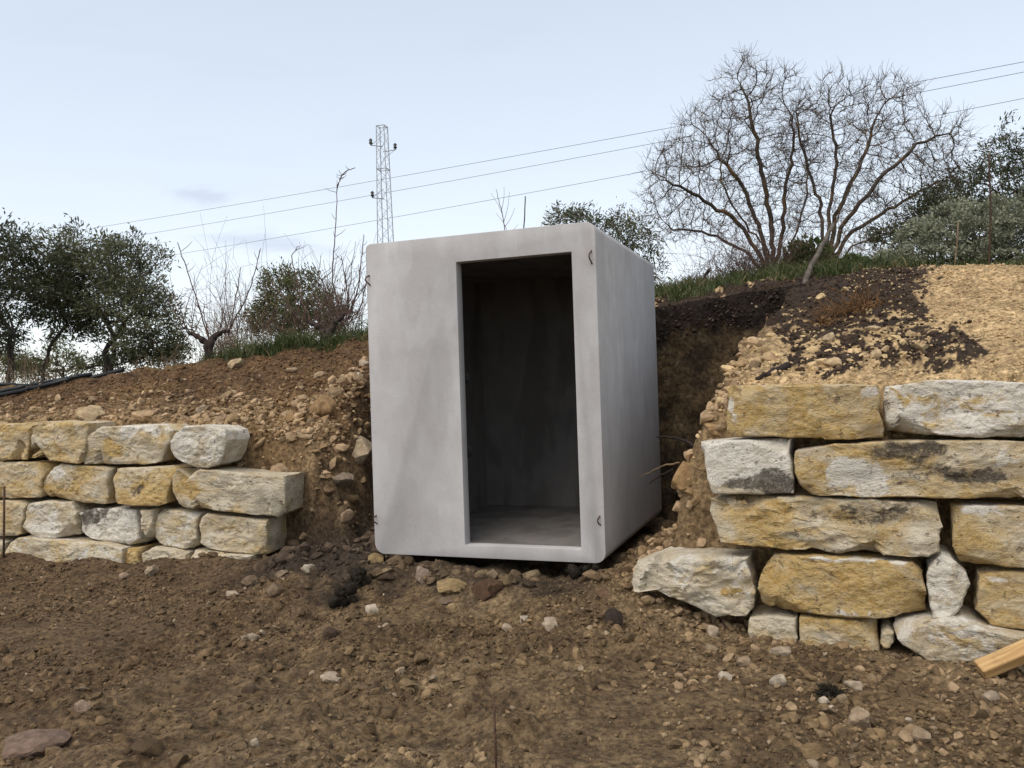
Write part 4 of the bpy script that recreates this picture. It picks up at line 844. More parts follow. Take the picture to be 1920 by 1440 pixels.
# ------------------------------------------------------------------ small built things
def tube_thing(name, pts, rad, mat, label, cat, sides=6, group=None):
    t = Tubes(); t.add(pts, rad, sides); me = t.mesh(name); p = pts[0] if pts[0][2] < pts[-1][2] else pts[-1]
    return solo(name, me, mat, Vector([float(q) for q in p]), label=label, cat=cat, group=group)
def wob(a, b, n, amp, seed, taper=(1, 1)):
    a, b = np.asarray(a, float), np.asarray(b, float); t = np.linspace(0, 1, n); P = a+(b-a)*t[:, None]
    w_ = np.stack([noise3(np.column_stack([t*4, np.full(n, seed+3.3*k), np.zeros(n)])) for k in range(3)], 1); w_ *= np.sin(np.pi*np.clip(t, 0, 1))[:, None]**0.5
    return P+w_*amp

# timber beam end lying on the dirt at the right
def build_beam():
    p = ground_hit(1845, 1268); L0 = at(1836, 1256, p[1]); 
    q = at(2050, 1165, p[1]-0.05)
    d = q-L0; ln = np.linalg.norm(d); d /= ln; bm = bmesh.new(); bmesh.ops.create_cube(bm, size=1)
    for v in bm.verts: v.co = Vector((v.co.x*ln, v.co.y*0.085, v.co.z*0.068))
    bmesh.ops.bevel(bm, geom=list(bm.edges), offset=0.004, segments=2, affect='EDGES')
    bmesh.ops.subdivide_edges(bm, edges=[e for e in bm.edges if e.calc_length() > 0.3], cuts=12)
    me = bpy.data.meshes.new('timber_beam'); bm.to_mesh(me); bm.free()
    for v in me.vertices: v.co.z += 0.002*math.sin(v.co.x*9); v.co.y += 0.002*math.sin(v.co.x*6)
    o = link('timber_beam', me, M_WOOD, None, label='sawn wooden beam lying on the dirt at the foot of the right wall', cat='beam')
    o.matrix_world = Matrix.Translation(Vector((L0+q)/2)) @ Vector(d).to_track_quat('X', 'Z').to_matrix().to_4x4() @ Matrix.Rotation(0.5, 4, 'X')
build_beam()
p = ground_hit(931, 1460, 2.2); tube_thing('rebar_stake', [p+[0, 0, -0.1], p*[1, 1, 0]+[0, 0, at(928, 1326, p[1])[2]]], 0.0055, M_RUST, 'rusty steel rod standing in the dirt at the bottom centre', 'stake')
p = ground_hit(6, 1046); tube_thing('rebar_stake', [p+[0, 0, -0.1], np.array([p[0]+0.03, p[1], at(10, 912, p[1])[2]])], 0.009, M_RUST, 'rusty steel rod standing in front of the left wall at the left edge', 'stake')

# black irrigation hoses on the left slope
for i, (path, lab) in enumerate([
    ([(-60, 731), (0, 724), (60, 718), (110, 712), (165, 705), (230, 699)], 'uppermost black irrigation hose along the top of the left slope'),
    ([(-60, 748), (0, 740), (50, 730), (100, 720), (140, 713), (170, 707)], 'middle black irrigation hose on the left slope'),
    ([(-60, 752), (-10, 749), (40, 739), (90, 727), (130, 717)], 'lowest black irrigation hose on the left slope')]):
    P = []
    for (px, py) in path:
        q = ground_hit(px, py, 6.0, 14)
        if q[1] > 11.5: q = at(px, py, 10.4); q[2] = H(q[:1], q[1:2])[0]
        P.append(q+[0, 0, 0.035])
    P = np.array(P); tt = np.linspace(0, len(P)-1, 40); Pi = np.stack([np.interp(tt, np.arange(len(P)), P[:, k]) for k in range(3)], 1)
    for _ in range(6): Pi[1:-1] = (Pi[:-2]+2*Pi[1:-1]+Pi[2:])/4
    Pi[:, 2] = np.maximum(Pi[:, 2], H(Pi[:, 0], Pi[:, 1])+0.012)
    tube_thing('irrigation_hose', Pi, 0.026, M_HOSE, lab, 'hose', 8, 'black hoses on the left slope')

# roots and fallen branches round the cut
def px_path(lst): return [at(a, b, d) for a, b, d in lst]
def smooth(P, n=16, amp=0.01, seed=1):
    P = np.array(P); t = np.linspace(0, len(P)-1, n); Q_ = np.stack([np.interp(t, np.arange(len(P)), P[:, k]) for k in range(3)], 1)
    for _ in range(2): Q_[1:-1] = (Q_[:-2]+2*Q_[1:-1]+Q_[2:])/4
    return Q_+amp*np.stack([noise3(np.column_stack([t*3, t*0+seed+k*5, t*0])) for k in range(3)], 1)
tube_thing('root', smooth(px_path([(1232, 819, 6.6), (1262, 820, 6.4), (1290, 828, 6.2), (1312, 845, 6.1)])), np.linspace(0.007, 0.016, 16), M_BARK_V, 'dark root sticking out of the earth beside the cabin', 'root')
tube_thing('root', smooth(px_path([(1195, 896, 6.3), (1222, 884, 6.2), (1245, 872, 6.1), (1275, 868, 6.05)])), np.linspace(0.003, 0.008, 16), M_DRY, 'thin pale root across the cabin side wall', 'root')
tube_thing('root', smooth(px_path([(1218, 906, 6.3), (1236, 893, 6.2), (1262, 880, 6.1)])), np.linspace(0.004, 0.008, 16), M_BARK_V, 'short dark root under the thin pale root', 'root')
_q = [ground_hit(1418, 716), ground_hit(1445, 704), ground_hit(1478, 690)]
tube_thing('fallen_branch', smooth([a+[0, 0, 0.02] for a in _q], amp=0.015), np.linspace(0.012, 0.026, 16), M_BARK_V, 'dark fallen branch lying behind the top of the right wall', 'branch')

# ------------------------------------------------------------------ plants
def space_col(attr, nodes, parents, step, infl, kill, iters, seed, up=0.0, jit=0.22):
    r = np.random.default_rng(seed); nodes = [np.asarray(n, float) for n in nodes]; par = list(parents); A = attr.copy()
    arr = np.array(nodes); d2 = ((A[:, None]-arr[None])**2).sum(-1); near = d2.argmin(1); nd = d2.min(1)
    for it in range(iters):
        m = nd < infl*infl
        if not m.any() or not len(A): break
        arr = np.array(nodes); dirs = A[m]-arr[near[m]]; dirs /= np.linalg.norm(dirs, axis=1)[:, None]+1e-9
        acc = np.zeros((len(nodes), 3)); np.add.at(acc, near[m], dirs); act = np.unique(near[m]); act = act[np.bincount(np.maximum(np.array(par), 0), minlength=len(nodes))[act] < 3]
        if not len(act): break
        dv = acc[act]; dv /= np.linalg.norm(dv, axis=1)[:, None]+1e-9; dv += r.normal(0, jit, dv.shape); dv[:, 2] += up; dv /= np.linalg.norm(dv, axis=1)[:, None]
        new = arr[act]+dv*step; b = len(nodes)
        nodes.extend(new); par.extend(act.tolist())
        dn = ((A[:, None]-new[None])**2).sum(-1); k = dn.argmin(1); dm = dn.min(1); upd = dm < nd; near[upd] = b+k[upd]; nd[upd] = dm[upd]
        keep = nd > kill*kill; A, near, nd = A[keep], near[keep], nd[keep]
        if len(nodes) > 9000: break
    return np.array(nodes), np.array(par)
def radii(nodes, par, tip, ex=2.3):
    n = len(nodes); R = np.zeros(n); has = np.zeros(n, bool)
    for i in range(n-1, -1, -1):
        if R[i] == 0: R[i] = tip**ex
        if par[i] >= 0: R[par[i]] += R[i]
    return R**(1/ex)
def chains(nodes, par, R):
    ch = [[] for _ in nodes]
    for i, p_ in enumerate(par):
        if p_ >= 0: ch[p_].append(i)
    out = []; stack = [i for i, p_ in enumerate(par) if p_ < 0]
    stack = [(-1, i) for i in stack]
    while stack:
        p_, i = stack.pop(); c = [] if p_ < 0 else [p_]; c.append(i)
        while ch[i]:
            k = sorted(ch[i], key=lambda q: -R[q]); 
            for q in k[1:]: stack.append((i, q))
            i = k[0]; c.append(i)
        out.append(c)
    return out
def blob_points(blobs, n, d0, seed, shell=0.35, dr=1.0):
    """points inside ellipsoids given as (px, py, rx_px, ry_px, depth offset, depth radius m)"""
    r = np.random.default_rng(seed); vol = np.array([b[2]*b[3] for b in blobs], float); vol /= vol.sum(); out = []
    for b, f in zip(blobs, vol):
        k = max(4, int(n*f)); v = r.normal(size=(k, 3)); v /= np.linalg.norm(v, axis=1)[:, None]; v *= (shell+(1-shell)*r.uniform(0, 1, k)**0.5)[:, None]
        dd = d0+b[4]+v[:, 1]*b[5]*dr; px = b[0]+v[:, 0]*b[2]; py = b[1]-v[:, 2]*b[3]
        out.append(np.array([at(a, c_, d_) for a, c_, d_ in zip(px, py, [d0+b[4]]*k)])+np.column_stack([np.zeros(k), dd-d0-b[4], np.zeros(k)]))
    return np.concatenate(out)
def leaf_cards(P, size, seed, ratio=0.28, droop=0.0, dirs=None, shade=None):
    r = np.random.default_rng(seed); n = len(P); a = r.normal(size=(n, 3)) if dirs is None else dirs+r.normal(0, 0.55, (n, 3)); a[:, 2] -= droop; a /= np.linalg.norm(a, axis=1)[:, None]
    b = np.cross(a, r.normal(size=(n, 3))); b /= np.linalg.norm(b, axis=1)[:, None]; l = size*r.uniform(0.6, 1.35, n)[:, None]; w_ = l*ratio
    V = np.stack([P, P+a*l*0.5+b*w_*0.5, P+a*l, P+a*l*0.5-b*w_*0.5], 1).reshape(-1, 3); Q_ = np.arange(4*n).reshape(n, 4)
    me = np_mesh('crown', V, Q_); c = r.uniform(0, 1, n) if shade is None else np.clip(shade+r.normal(0, 0.22, n), 0, 1)
    vcol(me, 'col', np.repeat(np.column_stack([c, 0*c, 0*c]), 4, 0)); return me
def twig_cloud(T, nodes, par, R, n_per, ln, seed, rmax=0.012, rad=0.0032, up=0.25, sides=3):
    r = np.random.default_rng(seed); ends = []
    for i in range(len(nodes)):
        if R[i] > rmax or par[i] < 0: continue
        d = nodes[i]-nodes[par[i]]; d /= np.linalg.norm(d)+1e-9
        for k in range(r.poisson(n_per)):
            e = d*0.9+r.normal(0, 0.65, 3); e[2] += up; e /= np.linalg.norm(e); l = ln*r.uniform(0.4, 1.4); bnd = r.normal(0, 0.18, 3)*l
            pts = [nodes[i], nodes[i]+e*l*0.5+bnd*0.6, nodes[i]+e*l+bnd*0.3+np.array([0, 0, 0.04*l])]
            T.add(pts, [rad, rad*0.8, rad*0.45], sides, cap=False); ends.append((pts[1], e)); ends.append((pts[2], e))
    return ends

def gz_at(px, d):
    q = at(px, 700, d); return np.array([q[0], q[1], H(q[:1], q[1:2])[0]-0.03])

def tree_wood(root, nodes, par, tip, bark, twig, thick, trunk_scale=1.0, n_tw=1.6, tw_len=0.22, seed=1, tw_rad=0.0035, rmax=0.012, up=0.25):
    R = radii(nodes, par, tip); R = R*(1+(trunk_scale-1)*np.clip((R-0.006)/0.03, 0, 1)); R = np.maximum(R, tip)
    A, B = Tubes(), Tubes()
    for c in chains(nodes, par, R):
        pts = nodes[c]; rr = R[c].copy(); rr[0] = min(rr[0], rr[1]*1.15) if len(c) > 1 and par[c[0]] >= 0 else rr[0]
        k = np.nonzero(rr < thick)[0]; cut = k[0] if len(k) else len(c)
        if cut >= 2: A.add(pts[:cut+1], rr[:cut+1], 7)
        if cut < len(c)-0 and len(c)-max(cut-0, 0) >= 1 and len(pts[max(cut-0, 0):]) >= 2: B.add(pts[max(cut, 0):], rr[max(cut, 0):], 4, cap=False)
    ends = twig_cloud(B, nodes, par, R, n_tw, tw_len, seed, rmax, tw_rad, up)
    if A.n: child('trunk', A.mesh('trunk'), bark, root)
    return B, ends, R

# two bare almond trees on the bank at the right
def almond(base_px, base_d, stems, blobs, label, seed, natt):
    b0 = gz_at(*base_px, ) if False else gz_at(base_px, base_d)
    root = empty('almond_tree', Vector(b0), label, 'tree', 'bare almond trees on the bank')
    nodes = [b0-[0, 0, 0.1], b0]; par = [-1, 0]
    r = np.random.default_rng(seed)
    for st in stems:
        last = 1; prev = b0
        for (px, py, dd) in st:
            tgt = at(px, py, base_d+dd); k = max(1, int(np.linalg.norm(tgt-prev)/0.13))
            for j in range(1, k+1): nodes.append(prev+(tgt-prev)*j/k+r.normal(0, 0.016, 3)); par.append(last); last = len(nodes)-1
            prev = tgt
    A = blob_points(blobs, natt, base_d, seed+1, 0.25)
    nodes, par = space_col(A, nodes, par, 0.09, 1.2, 0.12, 130, seed+2, up=0.10, jit=0.16)
    B, ends, R = tree_wood(root, nodes, par, 0.0036, M_BARK_A, M_TWIG_A, 0.014, 1.25, 2.6, 0.21, seed+3, 0.0031, 0.014, 0.4)
    child('crown', B.mesh('crown'), M_TWIG_A, root)
    print('almond', len(nodes))
    return root
almond(1452, 14.2, [[(1415, 455, -0.1), (1370, 405, -0.3), (1300, 362, -0.6), (1235, 335, -0.8)], [(1432, 450, 0.1), (1400, 365, 0.2), (1345, 285, 0.2)],
                    [(1448, 440, 0.1), (1434, 350, 0.2), (1415, 250, 0.1), (1396, 165, 0.1)], [(1466, 440, 0.3), (1472, 360, 0.5), (1490, 280, 0.6), (1482, 205, 0.5)],
                    [(1408, 478, 0.2), (1330, 438, 0.6), (1265, 428, 0.8)], [(1440, 470, -0.5), (1390, 410, -0.9), (1350, 340, -1.1)], [(1480, 470, -0.2), (1505, 400, -0.4), (1515, 330, -0.5)]],
       [(1395, 185, 70, 85, 0, 1.0), (1330, 270, 90, 75, -0.2, 1.2), (1265, 330, 68, 70, -0.4, 1.1), (1260, 415, 66, 46, 0.3, 1.0), (1400, 320, 90, 90, 0.2, 1.2), (1485, 290, 60, 90, 0.4, 1.0), (1470, 180, 46, 50, 0.2, 0.8), (1340, 400, 80, 60, 0.3, 1.0), (1450, 400, 60, 50, 0.3, 0.8), (1235, 370, 40, 40, 0, 0.6)],
       'bare almond tree with the taller crown, left of the pair on the bank', 301, 2600)
almond(1550, 13.6, [[(1542, 425, 0.2), (1528, 345, 0.4), (1500, 270, 0.5), (1495, 215, 0.5)], [(1554, 405, 0), (1570, 305, 0.1), (1558, 215, 0.1)], [(1568, 405, 0.1), (1610, 315, 0.3), (1642, 225, 0.3)],
                    [(1578, 425, -0.2), (1648, 335, -0.4), (1718, 272, -0.6), (1775, 250, -0.7)], [(1588, 442, 0.1), (1668, 392, 0.4), (1738, 352, 0.5), (1790, 322, 0.5)], [(1596, 464, -0.3), (1655, 442, -0.5), (1705, 428, -0.6)], [(1560, 430, -0.6), (1590, 360, -1.0), (1625, 290, -1.1)]],
       [(1555, 205, 70, 62, 0.1, 1.0), (1650, 210, 70, 65, 0.1, 1.0), (1735, 270, 76, 60, -0.3, 1.2), (1700, 340, 90, 60, 0.2, 1.2), (1590, 310, 80, 80, 0.2, 1.2), (1620, 410, 70, 50, -0.1, 0.9), (1500, 240, 42, 50, 0.4, 0.8), (1650, 460, 50, 36, 0, 0.7), (1520, 400, 50, 50, 0.3, 0.7), (1765, 325, 44, 40, 0, 0.8)],
       'bare almond tree with the wider crown, right of the pair on the bank', 331, 2600)

def leafy(name, base_px, base_d, stems, blobs, label, cat, mat, bark, seed, natt, nleaf, leaf, group=None, step=0.12, kill=0.17, tip=0.005, tsc=1.25, ratio=0.28, n_tw=1.2, tw=0.18, clump=None):
    b0 = gz_at(base_px, base_d); root = empty(name, Vector(b0), label, cat, group); nodes = [b0-[0, 0, 0.1], b0]; par = [-1, 0]; r = np.random.default_rng(seed)
    for st in stems:
        last = 1; prev = b0
        for (px, py, dd) in st:
            tgt = at(px, py, base_d+dd); k = max(1, int(np.linalg.norm(tgt-prev)/0.12))
            for j in range(1, k+1): nodes.append(prev+(tgt-prev)*j/k+r.normal(0, 0.02, 3)); par.append(last); last = len(nodes)-1
            prev = tgt
    A = blob_points(blobs, natt, base_d, seed+1, 0.3)
    nodes, par = space_col(A, nodes, par, step, 1.6, kill, 90, seed+2, up=0.05)
    B, ends, R = tree_wood(root, nodes, par, tip, bark, bark, 0.016, tsc, n_tw, tw, seed+3, 0.004, 0.016, 0.2)
    if B.n: child('branches', B.mesh('branches'), bark, root)
    # leaves in clumps along the twigs
    E_ = np.array([e[0] for e in ends]); Dd = np.array([e[1] for e in ends])
    k = r.integers(0, len(E_), nleaf); P = E_[k]+r.normal(0, leaf*0.8, (nleaf, 3)); tone = noise3(E_*1.7+seed)[k]*0.9+0.5+0.25*noise3(E_*5+seed)[k]
    child('crown', leaf_cards(P, leaf, seed+5, ratio, 0.0, Dd[k], tone), mat, root)
    print(name, len(nodes), len(ends)); return root

OL = 'old olive trees behind the left slope'
leafy('olive_tree', 205, 13.2, [[(195, 660, 0), (215, 630, 0), (190, 590, 0.1), (160, 540, 0.2)], [(215, 630, 0), (240, 600, -0.2), (270, 560, -0.3)]],
      [(150, 480, 52, 55, 0.1, 0.9), (222, 505, 66, 55, 0.0, 1.0), (130, 565, 60, 52, 0.2, 0.9), (250, 590, 78, 70, -0.2, 1.0), (300, 610, 46, 55, -0.1, 0.7), (200, 560, 90, 60, 0.2, 1.0), (270, 470, 32, 32, 0, 0.4), (265, 645, 62, 36, -0.3, 0.7), (310, 655, 40, 28, -0.2, 0.5), (170, 610, 50, 30, 0.2, 0.6)],
      'largest dense olive tree with a short dark trunk on the left', 'tree', M_LEAF_O, M_BARK_O, 401, 800, 19000, 0.08, OL)
leafy('olive_tree', 72, 12.6, [[(80, 690, 0), (100, 640, 0), (125, 610, 0.2), (110, 570, 0.3)]],
      [(95, 560, 45, 45, 0.2, 0.7), (85, 500, 34, 40, 0.3, 0.6), (130, 520, 40, 50, 0.4, 0.6), (115, 605, 36, 26, 0.2, 0.5)],
      'leaning olive tree with a bare slanting trunk left of the largest olive', 'tree', M_LEAF_O, M_BARK_O, 421, 260, 5500, 0.08, OL)
leafy('olive_tree', 15, 11.8, [[(25, 670, 0), (22, 620, 0), (10, 570, 0.1)], [(22, 620, 0), (-20, 560, 0.1)]],
      [(8, 470, 44, 52, 0.1, 0.8), (-40, 520, 60, 70, 0, 0.9), (20, 560, 42, 60, 0.1, 0.8), (-40, 620, 60, 60, 0, 0.8)],
      'dark olive tree cut off by the left edge of the picture', 'tree', M_LEAF_D, M_BARK_O, 441, 460, 9500, 0.08, OL)
leafy('olive_tree', 560, 13.5, [[(560, 620, 0), (545, 580, 0)], [(565, 620, 0), (600, 580, 0.2)]],
      [(520, 560, 34, 58, 0, 0.6), (575, 570, 55, 48, 0.1, 0.8), (545, 610, 75, 40, 0, 0.8), (620, 600, 40, 36, 0.2, 0.6), (505, 600, 36, 40, 0, 0.6)],
      'bushy yellow green olive behind the grass left of the cabin', 'tree', M_LEAF_B, M_BARK_O, 461, 460, 10500, 0.075, OL, tw=0.14)
leafy('olive_tree', 1140, 17.0, [[(1140, 470, 0), (1120, 440, 0)], [(1150, 470, 0), (1185, 450, 0.2)], [(1145, 500, 0), (1230, 520, -0.4)]],
      [(1075, 415, 48, 18, 0, 0.8), (1150, 425, 46, 24, 0, 0.9), (1195, 450, 30, 34, 0, 0.7), (1225, 515, 30, 34, -0.3, 0.6), (1130, 460, 70, 30, 0, 0.9)],
      'olive tree showing over the cabin roof, left of the bare trees', 'tree', M_LEAF_O, M_BARK_O, 481, 420, 5200, 0.09, 'olive trees behind the cabin and right bank')
leafy('olive_tree', 1885, 14.6, [[(1880, 420, 0), (1870, 360, 0)], [(1890, 420, 0), (1930, 340, 0.2), (1930, 280, 0.2)]],
      [(1905, 270, 40, 52, 0, 0.8), (1830, 350, 62, 52, 0, 1.0), (1900, 350, 70, 60, 0.2, 1.0), (1770, 400, 56, 52, -0.1, 0.9), (1990, 300, 60, 100, 0.2, 1.0), (1850, 420, 90, 40, 0, 1.0)],
      'tall dark olive tree behind the grey bush at the right edge', 'tree', M_LEAF_D, M_BARK_O, 501, 620, 15000, 0.08, 'olive trees behind the cabin and right bank')
leafy('evergreen_shrub', 1690, 13.0, [[(1690, 440, 0), (1700, 410, 0)]],
      [(1720, 415, 36, 36, 0, 0.6), (1680, 440, 36, 34, 0, 0.5), (1745, 380, 30, 30, 0.1, 0.5)],
      'dark brownish shrub between the bare trees and the grey bush', 'shrub', M_LEAF_D, M_BARK_O, 521, 150, 3200, 0.07)
leafy('evergreen_shrub', 118, 15.0, [[(118, 690, 0)]], [(118, 672, 34, 34, 0, 0.6), (60, 690, 40, 24, 0, 0.6), (300, 668, 60, 26, -1.5, 0.7), (160, 690, 50, 22, -1.0, 0.6), (20, 680, 50, 30, -1.0, 0.6)],
      'low olive brown undergrowth below the left olive trees', 'shrub', M_LEAF_B, M_BARK_O, 531, 340, 8500, 0.07)

# rounded grey bush at the right: soft tufts
def grey_bush():
    b0 = gz_at(1800, 10.6); root = empty('grey_bush', Vector(b0), 'wide rounded grey green bush on top of the right bank', 'bush')
    r = np.random.default_rng(611); outline = [(1665, 470), (1700, 425), (1745, 390), (1800, 372), (1850, 365), (1900, 362), (1960, 350), (2040, 350)]
    ox, oy = zip(*outline); P = []; C = []; Dd = []; T = Tubes()
    for k in range(330):
        px = r.uniform(1650, 2040); top = np.interp(px, ox, oy); f = r.uniform(0, 1); py = top+8+(505-top)*f**1.0; dep = 10.6+0.55*(1-f)*r.uniform(0, 1)-0.5*math.sin(math.pi*min(1, f*0.9))+r.uniform(0, 0.7)
        c = at(px, py, dep); R_ = r.uniform(0.07, 0.15); n = 95; v = r.normal(size=(n, 3)); v /= np.linalg.norm(v, axis=1)[:, None]; v[:, 2] = np.abs(v[:, 2])*1.0-0.25*r.uniform(0, 1, n)
        P.append(c+v*R_*r.uniform(0.45, 1.0, (n, 1))); Dd.append(v); C.append(np.full(n, r.uniform(0.25, 0.95)))
        if k % 3 == 0: T.add(smooth([b0+[r.uniform(-0.6, 0.9), r.uniform(0, 0.4), 0], (b0+c)/2+[0, 0.1, 0.1], c], 6, 0.03, k), [0.012, 0.011, 0.009, 0.008, 0.006, 0.004], 4, cap=False)
    child('branches', T.mesh('branches'), M_BARK_O, root)
    child('crown', leaf_cards(np.concatenate(P), 0.048, 612, 0.42, 0, np.concatenate(Dd), np.concatenate(C)), M_LEAF_G, root)
grey_bush()

# grapevines, stakes and dry brush on the left ridge
def vine(base_px, d, arms, canes, label, seed, ntw=10):
    b0 = gz_at(base_px, d); root = empty('grapevine', Vector(b0), label, 'grapevine', 'old grapevines on the left ridge'); T = Tubes(); r = np.random.default_rng(seed)
    for a in arms: 
        pts = smooth([b0-[0, 0, 0.08], *[at(px, py, d+dd) for px, py, dd in a]], 20, 0.025, seed); T.add(pts, np.linspace(0.058, 0.022, 20)*(1+0.2*np.sin(np.arange(20)*1.7+seed)), 8)
    child('trunk', T.mesh('trunk'), M_BARK_V, root)
    for c in canes:
        T = Tubes(); pts = smooth([at(px, py, d+dd) for px, py, dd in c], 18, 0.02, seed+int(c[0][0])); T.add(pts, np.linspace(0.010, 0.0045, 18), 5)
        for k in range(7):
            i = r.integers(3, 17); e = r.normal(0, 1, 3); e[2] = abs(e[2])*0.8; e /= np.linalg.norm(e); l = r.uniform(0.05, 0.2); T.add([pts[i], pts[i]+e*l*0.6, pts[i]+e*l+[0, 0, 0.02]], [0.004, 0.0035, 0.002], 3, cap=False)
        child('cane', T.mesh('cane'), M_CANE, root)
    for k in range(ntw):
        T = Tubes(); a = arms[k % len(arms)][-1]; s0 = at(a[0]+r.uniform(-22, 22), a[1]+r.uniform(-6, 8), d); e = np.array([r.normal(0, 0.35), r.normal(0, 0.25), 1.0]); l = r.uniform(0.3, 0.85)
        mid = s0+e*l*0.5+r.normal(0, 0.05, 3); T.add(smooth([s0, mid, s0+e*l+r.normal(0, 0.12, 3)], 9, 0.02, k), np.linspace(0.006, 0.0022, 9), 4, cap=False); child('cane', T.mesh('cane'), M_CANE, root)
vine(392, 10.6, [[(390, 645, 0), (372, 632, 0), (352, 622, 0)], [(394, 640, 0), (405, 628, 0.1), (430, 618, 0.1)]],
     [[(392, 640, 0), (372, 570, 0), (350, 505, 0), (333, 454, 0)], [(425, 625, 0), (462, 560, 0), (478, 510, 0), (489, 466, 0)], [(428, 630, 0.1), (440, 570, 0.1), (452, 500, 0.1)], [(395, 640, 0), (383, 600, 0), (382, 568, 0)], [(410, 640, 0), (455, 650, -0.2), (495, 662, -0.3)]],
     'gnarled grapevine with long leaning canes beside the largest olive', 701, 16)
vine(612, 10.2, [[(608, 630, 0), (598, 612, 0), (575, 602, 0)], [(616, 625, 0), (630, 605, 0), (645, 590, 0)]],
     [[(640, 600, 0), (622, 520, 0), (628, 440, 0), (634, 345, 0)], [(632, 350, 0), (640, 330, 0), (650, 320, 0), (666, 314, 0)], [(650, 600, 0), (672, 540, 0), (678, 480, 0), (682, 440, 0)], [(640, 600, 0), (610, 540, 0), (585, 492, 0)], [(655, 600, 0), (650, 540, 0), (640, 480, 0)], [(650, 610, 0), (675, 580, 0), (690, 520, 0), (692, 470, 0)], [(580, 600, 0), (560, 540, 0.4), (545, 480, 0.4), (560, 462, 0.4)]],
     'gnarled grapevine with a tall drooping cane beside the cabin', 721, 30)
def brush(name, base_px, d, w_px, h_px, n, mat, label, seed, cat='shrub', lean=0.35, rad=0.004, curl=0.12, part=None):
    b0 = gz_at(base_px, d); r = np.random.default_rng(seed); T = Tubes(); W_ = w_px/F_PX*d; Hh = h_px/F_PX*d
    for k in range(n):
        s = b0+[r.normal(0, W_*0.28), r.normal(0, 0.15), 0]; s[2] = H(s[:1], s[1:2])[0]-0.02; l = Hh*r.uniform(0.35, 1.1); e = np.array([r.normal(0, lean), r.normal(0, lean*0.7), 1.0])
        p1 = s+e*l*0.35+r.normal(0, curl, 3)*l*0.5; p2 = s+e*l*0.7+r.normal(0, curl, 3)*l; p3 = s+e*l+r.normal(0, curl*1.6, 3)*l; T.add(smooth([s, p1, p2, p3], 8, 0.012, k), np.linspace(rad, rad*0.4, 8), 3, cap=False)
        for q in range(3): f = p2 if q % 2 else p1; g = r.normal(0, 0.6, 3); g[2] = abs(g[2]); T.add([f, f+g*l*0.12, f+g*l*0.24], [rad*0.7, rad*0.5, rad*0.3], 3, cap=False)
    return solo(name, T.mesh(name), mat, Vector(b0), label=label, cat=cat)
brush('dry_brush', 440, 11.4, 100, 120, 150, M_DRY, 'pale dry brush behind the leaning cane grapevine', 731)
brush('dry_brush', 655, 10.9, 90, 150, 70, M_CANE, 'reddish bare brush between the drooping cane vine and the cabin', 732)
brush('dry_brush', 560, 11.2, 140, 70, 60, M_DRY, 'low dry brush in front of the bushy olive', 733)
brush('dry_brush', 500, 11.8, 150, 190, 60, M_CANE, 'tall thin bare stems standing between the two grapevines', 739, lean=0.2, rad=0.0035)
brush('dry_brush', 400, 12.0, 110, 230, 36, M_CANE, 'tall thin bare stems behind the leaning cane grapevine', 740, lean=0.22, rad=0.0035)
brush('dry_brush', 620, 11.6, 110, 190, 60, M_CANE, 'tall bare stems behind the drooping cane grapevine', 741, lean=0.25, rad=0.0035)
brush('dry_brush', 300, 11.6, 160, 45, 70, M_DRY, 'low dry weeds under the largest olive', 734)
brush('dry_brush', 60, 11.4, 150, 70, 90, M_DRY, 'dry reddish weeds under the olives at the left edge', 735)
brush('dry_brush', 1420, 11.0, 170, 100, 260, M_CANE, 'tangle of bare brambles under the taller bare tree', 736, lean=0.7, curl=0.3)
brush('dry_brush', 1590, 11.5, 120, 90, 110, M_DRY, 'tangle of dry brambles at the foot of the wider bare tree', 737, lean=0.6, curl=0.3)
brush('dry_brush', 1325, 11.2, 90, 110, 26, M_CANE, 'few thin arching bramble stems beside the cabin back corner', 738, lean=0.7, curl=0.2, rad=0.003)
def stick(pts, rad, mat, label, cat='stick', name='stick', n=14, amp=0.008):
    P = smooth(pts, n, amp, len(label)); return tube_thing(name, P, np.linspace(rad, rad*0.7, n), mat, label, cat, 6)
_b = gz_at(979, 10.8); stick([_b, at(982, 440, 10.8), at(985, 368, 10.8)], 0.011, M_BARK_V, 'bare dark cane rising behind the cabin roof', name='cane')
def roof_sapling():
    b0 = gz_at(945, 11.5); T = Tubes(); tr = smooth([b0, at(948, 430, 11.5), at(938, 385, 11.5), at(930, 355, 11.5)], 14, 0.02, 3); T.add(tr, np.linspace(0.008, 0.003, 14), 4)
    for (a, b) in [((947, 425), (965, 390)), ((943, 405), (920, 362)), ((945, 415), (955, 360)), ((950, 440), (972, 420)), ((940, 395), (945, 350)), ((950, 430), (930, 400))]: T.add(smooth([at(*a, 11.5), at((a[0]+b[0])/2+3, (a[1]+b[1])/2, 11.5), at(*b, 11.5)], 7, 0.02, a[0]), np.linspace(0.004, 0.002, 7), 3, cap=False)
    solo('bare_sapling', T.mesh('bare_sapling'), M_CANE, Vector(b0), label='thin bare sapling rising behind the cabin roof beside a cane', cat='sapling')
roof_sapling()
_p = ground_hit(1503, 536); stick([_p-[0, 0, 0.05], at(1520, 500, _p[1]+0.5), at(1545, 455, _p[1]+1.1), at(1562, 420, _p[1]+1.4)], 0.032, M_BARK_G, 'pale dead branch leaning up from the bank edge before the wider bare tree', name='dead_branch', amp=0.02)
_b = gz_at(1858, 10.0); stick([_b-[0, 0, 0.1], at(1858, 400, 10.0), at(1854, 290, 10.0)], 0.013, M_RUST, 'thin rusty iron post in front of the grey bush', 'post', 'fence_post', amp=0.002)
